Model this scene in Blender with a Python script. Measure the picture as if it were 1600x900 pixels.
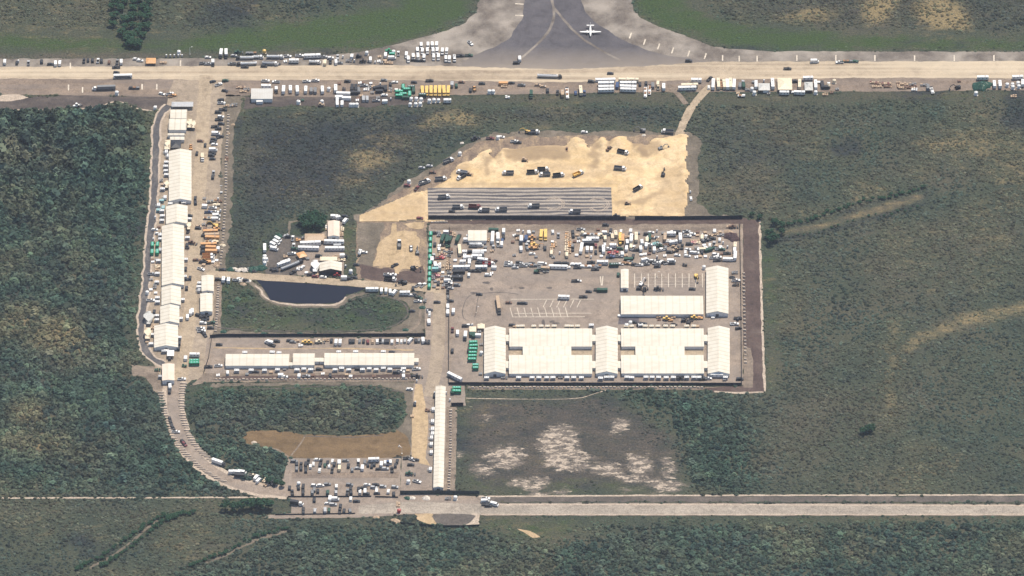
import bpy, bmesh, math, random
import numpy as np
from mathutils import Vector, Matrix
from mathutils import noise as mnoise
from mathutils.geometry import tessellate_polygon

random.seed(7)
rng = np.random.default_rng(7)
SC = bpy.context.scene
for o in list(bpy.data.objects):
    bpy.data.objects.remove(o)
COL = SC.collection
R = math.radians

# ------------------------------------------------------------------ camera, sky, sun, exposure
PITCH = R(38.0)            # the aircraft looks down at the site by this angle
FPX = 12800.0              # focal length in pixels of the 1600 px wide photograph
DIST = 6400.0              # metres from the aircraft to the middle of the site
CAM = Vector((0, -DIST * math.cos(PITCH), DIST * math.sin(PITCH)))
cd = bpy.data.cameras.new('camera')
cd.sensor_width = 36.0
cd.lens = 36.0 * FPX / 1600.0
cd.clip_start = 50.0
cd.clip_end = 60000.0
cam = bpy.data.objects.new('camera', cd)
COL.objects.link(cam)
cam.location = CAM
cam.rotation_euler = (math.pi / 2 - PITCH, 0, 0)
SC.camera = cam

SUN_EL, SUN_AZ = R(65), R(30)      # azimuth measured from +Y (away from the camera) towards +X
w = bpy.data.worlds.new('World')
SC.world = w
w.use_nodes = True
nt = w.node_tree
bg = nt.nodes['Background']
sky = nt.nodes.new('ShaderNodeTexSky')
sky.sky_type = 'NISHITA'
sky.sun_disc = False
sky.sun_elevation = SUN_EL
sky.sun_rotation = SUN_AZ
nt.links.new(sky.outputs[0], bg.inputs[0])
bg.inputs[1].default_value = 0.12
sl = bpy.data.lights.new('sun', 'SUN')
sl.energy = 4.4
sl.angle = R(0.5)
sl.color = (1.0, 0.90, 0.75)
sun = bpy.data.objects.new('sun', sl)
COL.objects.link(sun)
sd = Vector((math.sin(SUN_AZ) * math.cos(SUN_EL), math.cos(SUN_AZ) * math.cos(SUN_EL), math.sin(SUN_EL)))
sun.rotation_euler = sd.to_track_quat('Z', 'Y').to_euler()
sun.location = sd * 3000
vs = SC.view_settings
vs.view_transform = 'Standard'
vs.look = 'None'
vs.exposure = 0.42
HAZE = 1.8e-5
vs.gamma = 1.0
vs.use_curve_mapping = False

# ------------------------------------------------------------------ pixel of the photograph -> point of the place
CF, SF = math.cos(PITCH), math.sin(PITCH)


def G(px, py, z=0.0):
    dx, dy = (px - 800.0) / FPX, (450.0 - py) / FPX
    d = Vector((dx, CF + dy * SF, -SF + dy * CF))
    t = (z - CAM.z) / d.z
    return Vector((CAM.x + d.x * t, CAM.y + d.y * t, z))


def Z(x0, y0, s):
    return lambda x, y: (x0 + x / s, y0 + y / s)


# ------------------------------------------------------------------ materials
MATS = {}


def new_mat(name):
    m = bpy.data.materials.new(name)
    m.use_nodes = True
    return m, m.node_tree.nodes, m.node_tree.links, m.node_tree.nodes['Principled BSDF']


def noise_node(n, l, scale, detail=4, rough=0.6, stretch=None, coord='obj', dist=0.0):
    if coord == 'obj':
        tc = n.new('ShaderNodeTexCoord')
        src = tc.outputs['Object']
    else:
        g = n.new('ShaderNodeNewGeometry')
        src = g.outputs['Position']
    if stretch:
        mp = n.new('ShaderNodeMapping')
        mp.inputs['Scale'].default_value = stretch
        l.new(src, mp.inputs[0])
        src = mp.outputs[0]
    t = n.new('ShaderNodeTexNoise')
    t.inputs['Scale'].default_value = scale
    t.inputs['Detail'].default_value = detail
    t.inputs['Roughness'].default_value = rough
    t.inputs['Distortion'].default_value = dist
    l.new(src, t.inputs['Vector'])
    return t.outputs['Fac']


def ramp(n, l, fac, stops):
    r = n.new('ShaderNodeValToRGB')
    e = r.color_ramp.elements
    while len(e) < len(stops):
        e.new(0.5)
    for el, (p, c) in zip(e, stops):
        el.position = p
        el.color = (*c, 1) if len(c) == 3 else c
    l.new(fac, r.inputs[0])
    return r.outputs[0]


def mixc(n, l, fac, a, b, mode='MIX'):
    m = n.new('ShaderNodeMix')
    m.data_type = 'RGBA'
    m.blend_type = mode
    if isinstance(fac, (int, float)):
        m.inputs[0].default_value = fac
    else:
        l.new(fac, m.inputs[0])
    for i, c in ((6, a), (7, b)):
        if isinstance(c, tuple):
            m.inputs[i].default_value = (*c, 1)
        else:
            l.new(c, m.inputs[i])
    return m.outputs[2]


def math_node(n, l, op, a, b=None, clamp=False):
    m = n.new('ShaderNodeMath')
    m.operation = op
    m.use_clamp = clamp
    for i, v in ((0, a), (1, b)):
        if v is None:
            continue
        if isinstance(v, (int, float)):
            m.inputs[i].default_value = v
        else:
            l.new(v, m.inputs[i])
    return m.outputs[0]


def ground_mat(name, cols, scale=0.05, fine=0.8, stretch=None, fine_amt=0.35, rough=0.95, streak=None, bump=0.0):
    """patchy ground: broad tone noise, fine grain, optional streaks drawn out along the traffic"""
    m, n, l, b = new_mat(name)
    a = noise_node(n, l, scale, 6, 0.65, stretch)
    c = ramp(n, l, a, [(0.28, cols[0]), (0.52, cols[1]), (0.75, cols[2])])
    f = noise_node(n, l, fine, 3, 0.7)
    lo = 1 - fine_amt
    fr = ramp(n, l, f, [(0.32, (lo, lo, lo)), (0.66, (1.0 + fine_amt * .45,) * 3)])
    c = mixc(n, l, 1.0, c, fr, 'MULTIPLY')
    md = noise_node(n, l, scale * 4.5, 5, .7, None, 'obj', .6)
    c = mixc(n, l, 1.0, c, ramp(n, l, md, [(.32, (.72, .71, .71)), (.5, (1, 1, 1)), (.68, (1.16, 1.15, 1.13))]), 'MULTIPLY')
    if streak:
        s = noise_node(n, l, 1.0, 5, 0.6, streak[0])
        sc = ramp(n, l, s, [(0.42, (0, 0, 0)), (0.62, (1, 1, 1))])
        c = mixc(n, l, math_node(n, l, 'MULTIPLY', sc, streak[2]), c, streak[1])
    l.new(c, b.inputs['Base Color'])
    b.inputs['Roughness'].default_value = rough
    b.inputs['Specular IOR Level'].default_value = 0.15
    MATS[name] = m
    return m


def paint(name, col, rough=0.45, spec=0.35, dirt=0.12, metal=0.0):
    m, n, l, b = new_mat(name)
    f = noise_node(n, l, 0.9, 4, 0.65)
    lo = 1 - 2.2 * dirt
    r = ramp(n, l, f, [(0.3, (lo, lo * .97, lo * .93)), (0.6, (1, 1, 1))])
    c = mixc(n, l, 1.0, col, r, 'MULTIPLY')
    l.new(c, b.inputs['Base Color'])
    b.inputs['Roughness'].default_value = rough
    b.inputs['Specular IOR Level'].default_value = spec
    b.inputs['Metallic'].default_value = metal
    MATS[name] = m
    return m


PAL = {
    'white': (.78, .78, .76), 'silver': (.42, .43, .44), 'grey': (.20, .205, .21), 'black': (.028, .03, .036),
    'blue': (.05, .09, .2), 'maroon': (.16, .035, .04), 'red': (.42, .05, .05), 'cream': (.72, .62, .45), 'tan': (.45, .33, .22),
    'orange': (.60, .33, .14), 'yellow': (.76, .50, .14), 'green': (.02, .30, .15), 'dark green': (.02, .075, .05),
    'teal': (.25, .5, .5), 'brown': (.16, .09, .06), 'pale grey': (.5, .5, .47), 'pink': (.6, .3, .3)}
for k, c in PAL.items():
    paint('paint_' + k, c)
paint('glass', (.02, .025, .03), 0.12, 0.5, 0.0)
paint('tyre', (.02, .02, .02), 0.9, 0.1, 0.1)
paint('steel', (.12, .12, .125), 0.5, 0.4, 0.15)
paint('lamp_white', (.85, .85, .82), 0.3)
paint('concrete', (.72, .65, .56), 0.9, 0.1, 0.15)
paint('block_concrete', (.52, .44, .36), 0.9, 0.1, 0.2)
paint('screen', (.022, .028, .042), 0.8, 0.15, 0.15)
paint('screen_green', (.045, .06, .06), 0.8, 0.15, 0.2)
paint('tent_wall', (.74, .75, .74), 0.6, 0.2, 0.08)
paint('timber', (.34, .2, .12), 0.9, 0.1, 0.25)
paint('soil_pile', (.11, .075, .075), 0.95, 0.1, 0.3)
paint('bark', (.1, .08, .06), 0.95, 0.1, 0.3)


def tent_roof_mat(name, period, col=(.62, .575, .485), seam=(.80, .79, .77)):
    """pvc roof cloth with a seam at every frame and faint grime"""
    m, n, l, b = new_mat(name)
    tc = n.new('ShaderNodeTexCoord')
    sp = n.new('ShaderNodeSeparateXYZ')
    l.new(tc.outputs['Object'], sp.inputs[0])
    x = math_node(n, l, 'DIVIDE', sp.outputs[0], period)
    x = math_node(n, l, 'FRACT', x)
    x = math_node(n, l, 'SUBTRACT', x, 0.5)
    x = math_node(n, l, 'ABSOLUTE', x)
    s = ramp(n, l, x, [(0.0, seam), (0.07, seam), (0.13, (1, 1, 1))])
    f = noise_node(n, l, 0.12, 5, 0.6, (1, 3, 1))
    g = ramp(n, l, f, [(0.35, (.9, .88, .85)), (0.6, (1, 1, 1))])
    c = mixc(n, l, 1.0, col, s, 'MULTIPLY')
    c = mixc(n, l, 1.0, c, g, 'MULTIPLY')
    l.new(c, b.inputs['Base Color'])
    b.inputs['Roughness'].default_value = 0.55
    b.inputs['Specular IOR Level'].default_value = 0.3
    MATS[name] = m


tent_roof_mat('tent_roof', 4.5)
tent_roof_mat('tent_roof_wide', 5.5, seam=(.90, .89, .87))
tent_roof_mat('metal_roof', 1.4, (.5, .49, .46), (.86, .86, .86))
tent_roof_mat('tan_roof', 1.4, (.66, .56, .46), (.85, .84, .83))

ground_mat('runway_tan', [(0.288, 0.228, 0.164), (0.376, 0.3, 0.216), (0.44, 0.36, 0.264)], .02, 1.3, (.35, 1.6, 1), .30,
           streak=((.004, .22, 1), (.58, .49, .36), .55))
ground_mat('apron_gravel', [(0.164, 0.128, 0.103), (0.235, 0.182, 0.14), (0.297, 0.229, 0.173)], .05, 1.0, (.6, 1.2, 1), .38,
           streak=((.01, .15, 1), (.17, .15, .14), .4))
ground_mat('asphalt_grey', [(0.0784, 0.0751, 0.0818), (0.101, 0.0947, 0.103), (0.125, 0.118, 0.121)], .02, 1.1, None, .3)
ground_mat('shoulder_grey', [(0.109, 0.0948, 0.0827), (0.149, 0.127, 0.108), (0.198, 0.167, 0.139)], .045, .9, None, .35,
           streak=((.03, .03, 1), (.46, .41, .35), .5))
ground_mat('yard_gravel', [(0.21, 0.171, 0.142), (0.282, 0.228, 0.184), (0.344, 0.278, 0.222)], .035, 1.0, None, .30,
           streak=((.012, .05, 1), (.20, .175, .155), .45))
ground_mat('road_gravel', [(0.241, 0.195, 0.148), (0.319, 0.258, 0.194), (0.374, 0.304, 0.233)], .04, 1.0, None, .28)
ground_mat('sand', [(0.463, 0.334, 0.186), (0.604, 0.454, 0.273), (0.676, 0.537, 0.349)], .03, .6, (1.0, 1.0, 1), .18,
           streak=((.03, .09, 1), (.55, .38, .17), .35))
ground_mat('lane_tan', [(.30, .24, .172), (.37, .295, .21), (.43, .35, .255)], .04, 1.0, None, .3)
ground_mat('south_gravel', [(.24, .21, .175), (.33, .285, .235), (.42, .365, .30)], .05, .9, (.5, 1.5, 1), .35)
ground_mat('path_sand', [(0.352, 0.261, 0.153), (0.423, 0.314, 0.191), (0.476, 0.36, 0.23)], .05, .8, (2.5, .4, 1), .2)
ground_mat('stripe_fill', [(0.224, 0.192, 0.168), (0.336, 0.296, 0.248), (0.432, 0.376, 0.312)], .04, .9, (.05, 2.4, 1), .25,
           streak=((.0035, .17, 1), (.075, .07, .08), .92))
ground_mat('soil', [(0.0692, 0.0494, 0.0446), (0.0984, 0.0698, 0.0612), (0.146, 0.113, 0.0934)], .05, .9, (1, 1, 1), .35)
ground_mat('soil_light', [(.135, .108, .086), (.215, .172, .135), (.31, .25, .19)], .06, .9, (.5, 1.6, 1), .35)
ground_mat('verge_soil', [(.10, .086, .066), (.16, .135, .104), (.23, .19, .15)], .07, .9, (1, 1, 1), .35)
ground_mat('camp_soil', [(.075, .068, .06), (.115, .10, .088), (.19, .16, .135)], .08, .9, (1, 1, 1), .35)
ground_mat('pit_soil', [(.12, .09, .075), (.24, .18, .13), (.46, .34, .20)], .09, .9, (1.6, .7, 1), .35)
ground_mat('damp_ground', [(.026, .030, .028), (.040, .043, .036), (.06, .06, .048)], .15, .9, (1, 1, 1), .4)
ground_mat('dark_soil', [(.062, .052, .050), (.092, .077, .070), (.16, .132, .11)], .06, .9, (.5, 1.5, 1), .4)
ground_mat('dark_mark', [(.085, .075, .07), (.115, .10, .092), (.17, .145, .125)], .3, 1.2, (1, 1, 1), .4)
ground_mat('berm', [(0.34, 0.272, 0.212), (0.442, 0.365, 0.289), (0.51, 0.425, 0.34)], .15, 1.0, None, .35)
ground_mat('perimeter_asphalt', [(.070, .068, .072), (.100, .096, .098), (.19, .17, .155)], .09, .9, (1.5, .5, 1), .4)
ground_mat('dark_pad', [(.085, .075, .085), (.11, .1, .11), (.14, .13, .13)], .08, .9, None, .3)
ground_mat('brown_grass', [(0.123, 0.0844, 0.0444), (0.169, 0.114, 0.0621), (0.216, 0.149, 0.0798)], .03, .9, (.5, 2.0, 1), .3)
ground_mat('rut_grey', [(0.0829, 0.0738, 0.0666), (0.122, 0.107, 0.0947), (0.166, 0.144, 0.122)], .08, .9, None, .35)
ground_mat('line_paint', [(.55, .49, .40), (.62, .55, .45), (.68, .6, .5)], .3, 1.0, None, .35)

# graded base course: long dark and pale passes laid side by side
m, n, l, b = new_mat('stripe_fill')
tc = n.new('ShaderNodeTexCoord')
sp_ = n.new('ShaderNodeSeparateXYZ')
l.new(tc.outputs['Object'], sp_.inputs[0])
wob_ = noise_node(n, l, 1.0, 4, .6, (.02, .10, 1))
yy = math_node(n, l, 'ADD', math_node(n, l, 'MULTIPLY', sp_.outputs[1], 1.42), math_node(n, l, 'MULTIPLY', wob_, 11.0))
sn = math_node(n, l, 'ADD', math_node(n, l, 'MULTIPLY', math_node(n, l, 'SINE', yy), .17), noise_node(n, l, 1.0, 6, .7, (.010, .55, 1), 'obj', .15))
c = ramp(n, l, sn, [(.28, (.055, .052, .06)), (.42, (.12, .11, .108)), (.53, (.23, .20, .175)), (.68, (.37, .32, .265))])
c = mixc(n, l, 1.0, c, ramp(n, l, noise_node(n, l, .8, 3, .7), [(.3, (.7, .7, .7)), (.7, (1.1, 1.1, 1.1))]), 'MULTIPLY')
l.new(c, b.inputs['Base Color'])
b.inputs['Roughness'].default_value = .95
MATS['stripe_fill'] = m
# taxiway asphalt, dusted with runway sand where the traffic turns off
m = MATS['asphalt_grey']
n, l, b = m.node_tree.nodes, m.node_tree.links, m.node_tree.nodes['Principled BSDF']
old = b.inputs['Base Color'].links[0].from_socket
tc = n.new('ShaderNodeTexCoord')
sp_ = n.new('ShaderNodeSeparateXYZ')
l.new(tc.outputs['Object'], sp_.inputs[0])
y0_, y1_ = G(800, 108).y, G(800, 72).y
mr = n.new('ShaderNodeMapRange')
mr.inputs[1].default_value, mr.inputs[2].default_value, mr.inputs[3].default_value, mr.inputs[4].default_value = y0_, y1_, 1.0, 0.0
l.new(sp_.outputs[1], mr.inputs[0])
ft = math_node(n, l, 'MULTIPLY', mr.outputs[0], math_node(n, l, 'ADD', noise_node(n, l, .06, 5, .7, (.3, 1, 1)), .45), True)
l.new(mixc(n, l, ft, old, (.24, .205, .17)), b.inputs['Base Color'])
m, n, l, b = new_mat('pond_water')
b.inputs['Base Color'].default_value = (.008, .010, .020, 1)
b.inputs['Roughness'].default_value = 0.25
b.inputs['Specular IOR Level'].default_value = 0.18
f = noise_node(n, l, 0.8, 3)
bp = n.new('ShaderNodeBump')
bp.inputs['Strength'].default_value = 0.15
l.new(f, bp.inputs['Height'])
l.new(bp.outputs[0], b.inputs['Normal'])
MATS['pond_water'] = m


# ------------------------------------------------------------------ mesh builder
class MB:
    def __init__(s):
        s.v, s.f, s.m, s.mats = [], [], [], []

    def mi(s, mat):
        if mat not in s.mats:
            s.mats.append(mat)
        return s.mats.index(mat)

    def add(s, vs, fs, mat):
        o, i = len(s.v), s.mi(mat)
        s.v += [tuple(p) for p in vs]
        for f in fs:
            s.f.append(tuple(o + k for k in f))
            s.m.append(i)
        return s

    def frus(s, x0, x1, y, z0, X0, X1, Y, z1, mat, cy=0.0):
        vs = [(x0, cy - y, z0), (x1, cy - y, z0), (x1, cy + y, z0), (x0, cy + y, z0),
              (X0, cy - Y, z1), (X1, cy - Y, z1), (X1, cy + Y, z1), (X0, cy + Y, z1)]
        return s.add(vs, [(3, 2, 1, 0), (4, 5, 6, 7), (0, 1, 5, 4), (1, 2, 6, 5), (2, 3, 7, 6), (3, 0, 4, 7)], mat)

    def box(s, cx, cy, cz, sx, sy, sz, mat, rz=0.0):
        c, n_ = math.cos(rz), math.sin(rz)
        vs = []
        for dz in (-.5, .5):
            for a, b_ in ((-.5, -.5), (.5, -.5), (.5, .5), (-.5, .5)):
                x, y = a * sx, b_ * sy
                vs.append((cx + x * c - y * n_, cy + x * n_ + y * c, cz + dz * sz))
        return s.add(vs, [(3, 2, 1, 0), (4, 5, 6, 7), (0, 1, 5, 4), (1, 2, 6, 5), (2, 3, 7, 6), (3, 0, 4, 7)], mat)

    def prism(s, prof, y0, y1, mat):
        k = len(prof)
        vs = [(x, y0, z) for x, z in prof] + [(x, y1, z) for x, z in prof]
        fs = [tuple(range(k)), tuple(range(2 * k - 1, k - 1, -1))]
        fs += [(i + k, (i + 1) % k + k, (i + 1) % k, i) for i in range(k)]
        return s.add(vs, fs, mat)

    def tube(s, p0, p1, r0, mat, n_=8, r1=None):
        p0, p1 = Vector(p0), Vector(p1)
        r1 = r0 if r1 is None else r1
        q = (p1 - p0).to_track_quat('Z', 'Y')
        vs = []
        for p, r in ((p0, r0), (p1, r1)):
            for i in range(n_):
                a = 2 * math.pi * i / n_
                vs.append(p + q @ Vector((r * math.cos(a), r * math.sin(a), 0)))
        fs = [(i, (i + 1) % n_, (i + 1) % n_ + n_, i + n_) for i in range(n_)]
        fs += [tuple(range(n_ - 1, -1, -1)), tuple(range(n_, 2 * n_))]
        return s.add(vs, fs, mat)

    def lathe(s, prof, mat, n_=14, c=(0, 0)):
        vs, fs = [], []
        for r, z in prof:
            for i in range(n_):
                a = 2 * math.pi * i / n_
                vs.append((c[0] + r * math.cos(a), c[1] + r * math.sin(a), z))
        for j in range(len(prof) - 1):
            for i in range(n_):
                k = (i + 1) % n_
                fs.append((j * n_ + i, j * n_ + k, (j + 1) * n_ + k, (j + 1) * n_ + i))
        fs.append(tuple(range((len(prof) - 1) * n_, len(prof) * n_)))
        return s.add(vs, fs, mat)

    def mesh(s, name):
        me = bpy.data.meshes.new(name)
        me.from_pydata(s.v, [], s.f)
        for k in s.mats:
            me.materials.append(MATS[k])
        me.polygons.foreach_set('material_index', s.m)
        bm = bmesh.new()
        bm.from_mesh(me)
        bmesh.ops.recalc_face_normals(bm, faces=bm.faces)
        bm.to_mesh(me)
        bm.free()
        return me


def link(name, me, parent=None, loc=None, rz=None):
    o = bpy.data.objects.new(name, me)
    COL.objects.link(o)
    if parent:
        o.parent = parent
    if loc is not None:
        o.location = loc
    if rz is not None:
        o.rotation_euler = (0, 0, rz)
    return o


def empty(name, loc, rz=0.0):
    o = link(name, None, None, loc, rz)
    o.empty_display_size = 1
    return o


def tag(o, label, cat, group=None, kind=None):
    if label:
        o['label'] = label
    if cat:
        o['category'] = cat
    if group:
        o['group'] = group
    if kind:
        o['kind'] = kind
    return o


# ------------------------------------------------------------------ ground sheets
NOVEG = []          # outlines (ground metres) where nothing grows


def wob(p, amt):
    """worn edge: slow wander plus a little fray, the same for neighbours"""
    return amt * (1.5 * mnoise.noise(p * .11) + .7 * mnoise.noise(p * .4 + Vector((7, 3, 1))))


def densify(pts, step, jit, closed=True):
    out = []
    k = len(pts)
    for i in range(k if closed else k - 1):
        a, b_ = pts[i], pts[(i + 1) % k]
        n_ = max(1, int((b_ - a).length / step))
        for j in range(n_):
            p = a.lerp(b_, j / n_)
            d = (b_ - a).normalized()
            nrm = Vector((-d.y, d.x, 0))
            if jit:
                p = p + nrm * wob(p, jit)
            out.append(p)
    if not closed:
        out.append(pts[-1])
    return out


def sheet_from(name, P, mat, z, noveg=True):
    if noveg:
        NOVEG.append(np.array([(p.x, p.y) for p in P]))
    P = [Vector((p.x, p.y, 0)) for p in P]
    tris = tessellate_polygon([P])
    me = bpy.data.meshes.new(name)
    me.from_pydata([(p.x, p.y, z) for p in P], [], [tuple(t) for t in tris])
    bm = bmesh.new()
    bm.from_mesh(me)
    for f in bm.faces:
        if f.normal.z < 0:
            f.normal_flip()
    bm.to_mesh(me)
    bm.free()
    me.materials.append(MATS[mat])
    o = link(name, me)
    o['kind'] = 'structure'
    return o


def smooth(px, it=2, closed=True):
    """Chaikin corner cutting on pixel outlines"""
    for _ in range(it):
        q = []
        k = len(px)
        rng_ = range(k if closed else k - 1)
        if not closed:
            q.append(px[0])
        for i in rng_:
            a, b_ = px[i], px[(i + 1) % k]
            q.append((a[0] * .75 + b_[0] * .25, a[1] * .75 + b_[1] * .25))
            q.append((a[0] * .25 + b_[0] * .75, a[1] * .25 + b_[1] * .75))
        if not closed:
            q.append(px[-1])
        px = q
    return px


def sheet(name, px, mat, z, jit=0.0, step=2.5, sm=0, noveg=True):
    if sm:
        px = smooth(px, sm)
    P = [G(x, y) for x, y in px]
    if jit:
        P = densify(P, step, jit)
    return sheet_from(name, P, mat, z, noveg)


def strip(name, px, width, mat, z, jit=0.0, sm=2, noveg=True, step=3.0):
    """road or painted line along a path; width in metres (number or one per given point)"""
    if sm:
        px = smooth(px, sm, False)
    P = densify([G(x, y) for x, y in px], step, 0, False)
    L, Rr = [], []
    for i, p in enumerate(P):
        d = (P[min(i + 1, len(P) - 1)] - P[max(i - 1, 0)]).normalized()
        nrm = Vector((-d.y, d.x, 0))
        h = width / 2
        L.append(p + nrm * (h + wob(p, jit)))
        Rr.append(p - nrm * (h + wob(p + Vector((50, 50, 0)), jit)))
    k = len(P)
    me = bpy.data.meshes.new(name)
    me.from_pydata([(p.x, p.y, z) for p in L + Rr], [], [(k + i, k + i + 1, i + 1, i) for i in range(k - 1)])
    me.materials.append(MATS[mat])
    o = link(name, me)
    o['kind'] = 'structure'
    if noveg:
        NOVEG.append(np.array([(p.x, p.y) for p in L + Rr[::-1]]))
    return o

# ================================================================== THE SETTING
# runway and taxiway
sheet('runway_shoulder', [(-60, 92), (330, 91), (480, 89), (560, 82), (615, 70), (660, 58), (700, 47), (727, 35), (742, 20), (749, 0), (752, -45),
      (984, -45), (987, 0), (990, 15), (1000, 27), (1020, 38), (1060, 52), (1110, 72), (1145, 77), (1210, 80), (1660, 81), (1660, 108), (-60, 112)],
      'shoulder_grey', .06, .8)
sheet('apron', [(-60, 108), (1660, 108), (1660, 140), (1400, 143), (1150, 144), (1000, 144), (850, 147), (700, 149), (540, 152), (390, 150), (340, 150),
      (262, 152), (150, 149), (-60, 147)], 'apron_gravel', .10, .7)
sheet('taxiway', [(818, -45), (820, 0), (815, 32), (795, 60), (770, 75), (735, 88), (722, 100), (730, 112), (1110, 108), (1112, 97), (1035, 85), (1015, 80),
      (972, 62), (940, 42), (915, 20), (907, 0), (904, -45)], 'asphalt_grey', .14, .8)
sheet('runway', [(-60, 105), (200, 104), (400, 103), (600, 102), (720, 104), (860, 109), (1000, 104), (1110, 97), (1250, 96), (1660, 96), (1660, 123),
      (1300, 122), (1000, 127), (850, 129), (700, 126), (500, 125), (350, 126), (250, 124), (-60, 123)], 'runway_tan', .18, .9)
strip('taxiway_line', [(860, -20), (862, 0), (866, 15), (865, 32), (855, 55), (830, 78), (812, 93)], 2.2, 'shoulder_grey', .20, .3)
strip('taxiway_line', [(866, 13), (880, 30), (902, 55), (935, 77), (970, 95)], 2.2, 'shoulder_grey', .22, .3)
for x, y in [(985, 56), (1007, 66), (1029, 73), (1051, 79), (1076, 84), (1102, 88), (1129, 91), (1155, 92), (1183, 92), (1245, 91), (1306, 91), (1367, 91), (1429, 91),
             (1491, 91), (1553, 91), (107, 137), (129, 141), (222, 136), (245, 136), (110, 103), (282, 99), (505, 99)]:
    strip('shoulder_mark', [(x - (1.5 if 900 < x < 1110 else 0), y + 4.5), (x + (1.5 if 900 < x < 1110 else 0), y - 4.5)], 1.1, 'line_paint', .24, 0, 0, False)
for y in (6, 24):
    strip('shoulder_mark', [(805, y), (818, y + 1)], 1.4, 'line_paint', .24, .2, 0, False)

# north west: bare soil, west road, perimeter road
sheet('soil', [(-60, 158), (0, 159), (60, 151), (130, 149), (190, 151), (258, 148), (268, 156), (258, 170), (240, 172), (215, 168), (190, 160), (178, 158),
      (150, 169), (100, 171), (-60, 172)], 'dark_soil', .08, 2.0)
sheet('verge', [(-60, 147), (30, 148), (45, 152), (20, 158), (-60, 159)], 'berm', .12, .8)
strip('verge', [(-60, 172), (100, 171.5), (150, 169), (178, 158), (192, 159.5), (213, 170), (240, 174)], 1.3, 'berm', .14, .3)
sheet('west_yard', [(262, 150), (272, 124), (350, 124), (352, 150), (350, 180), (346, 230), (343, 300), (341, 360), (338, 415), (335, 440), (333, 520), (324, 560),
      (322, 592), (300, 594), (290, 602), (257, 600), (244, 575), (230, 552), (228, 530), (230, 480), (238, 400), (243, 320), (248, 235), (249, 190), (260, 166)],
      'road_gravel', .14, .6)
strip('west_road', [(322, 118), (317, 180), (315, 250), (309, 320), (306, 380), (302, 430), (298, 480), (291, 540), (282, 594)], 10.5, 'lane_tan', .20, .6, 2, False)
P = [(264, 165), (251, 177), (244.5, 195), (243.5, 240), (241, 310), (236, 355), (231, 410), (226, 470), (221, 505), (221, 530), (228, 550), (240, 562), (256, 569)]
strip('verge', P, 8.2, 'berm', .17, 1.2)
strip('perimeter_road', P, 4.8, 'perimeter_asphalt', .21, .9, 2, False)
sheet('verge', [(352, 150), (384, 150), (374, 172), (366, 200), (363, 300), (359, 360), (352, 420), (337, 420), (342, 300), (346, 230), (350, 180)], 'verge_soil', .10, 2.0)
sheet('soil', [(384, 150), (700, 149), (700, 160), (560, 168), (450, 165), (380, 170)], 'dark_soil', .08, 2.0)
sheet('soil', [(205, 570), (250, 574), (262, 602), (250, 625), (240, 610), (228, 590), (208, 588)], 'soil_light', .11, .8)
sheet('verge', [(333, 440), (347, 440), (346, 480), (344, 520), (333, 524)], 'soil_light', .10, .7)

# pond and its road
sheet('pond', [(400, 437), (572, 450), (556, 458), (541, 460), (536, 468), (528, 473), (492, 475), (446, 473), (422, 469), (418, 460), (410, 449)], 'pond_water', .19, .25, 2, 0)
strip('pond_bank', [(384, 438), (398, 444), (410, 456), (419, 471), (446, 477), (492, 479), (530, 477.5), (543, 465), (560, 460), (580, 455)], 5.0, 'verge_soil', .13, 1.6)
strip('pond_bank', [(400, 446), (410, 457), (420, 470.5), (446, 475.5), (492, 477.5), (529, 475.5), (541, 464)], 1.8, 'berm', .17, 1.3)
strip('pond_road', [(322, 428), (380, 431.5), (470, 436.5), (560, 443), (620, 447.5), (690, 453)], 8.6, 'lane_tan', .22, .5)
sheet('verge', [(600, 454), (664, 456), (664, 526), (332, 526), (333, 514), (352, 516), (400, 519), (480, 520), (560, 519.5), (610, 515), (632, 504), (640, 492), (641, 482), (634, 472), (618, 466), (596, 463)], 'verge_soil', .12, 1.6)
strip('verge', [(340, 523), (480, 523.5), (600, 522.5), (646, 518), (657, 500), (658, 470)], 2.2, 'soil_light', .16, .8)
strip('grass_edge', [(340, 512), (400, 517), (480, 518), (560, 517.5), (612, 512), (632, 500), (639, 488), (630, 471), (600, 463), (578, 461), (550, 468), (530, 480)], 1.0, 'dark_mark', .17, .5)

# contractors' camp and borrow pit
sheet('camp_ground', [(416, 431), (412, 412), (418, 388), (432, 374), (452, 366), (470, 369), (480, 378), (474, 431)], 'camp_soil', .09, 1.6)
sheet('camp_ground', [(464, 431), (466, 400), (474, 372), (508, 362), (510, 344), (533, 343), (536, 372), (538, 400), (535, 433)], 'yard_gravel', .13, 1.2)
sheet('footpath', [(449, 371), (451, 346), (470, 343), (470, 345), (454, 349), (453, 371)], 'verge_soil', .11, .6)
sheet('soil', [(557, 347), (668, 345), (668, 446), (610, 443), (556, 436)], 'pit_soil', .13, .8)
sheet('soil', [(562, 414), (584, 417), (608, 419), (624, 424), (644, 424), (664, 412), (664, 442), (610, 441), (562, 434)], 'soil', .17, 2.2)
sheet('soil', [(557, 349), (600, 349), (592, 380), (584, 416), (560, 416)], 'verge_soil', .15, 2.0)
sheet('borrow_pit', [(583, 416), (588, 396), (593, 380), (601, 371), (609, 366), (613, 350), (619, 349), (620, 362), (634, 361), (650, 362), (655, 372), (654, 400), (658, 416), (648, 421), (628, 420), (623, 429), (617, 427), (615, 419), (600, 417)],
      'path_sand', .21, 1.1)
sheet('sand_spill', [(628, 349), (664, 347), (660, 358), (640, 357)], 'path_sand', .19, 1.4)

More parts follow.
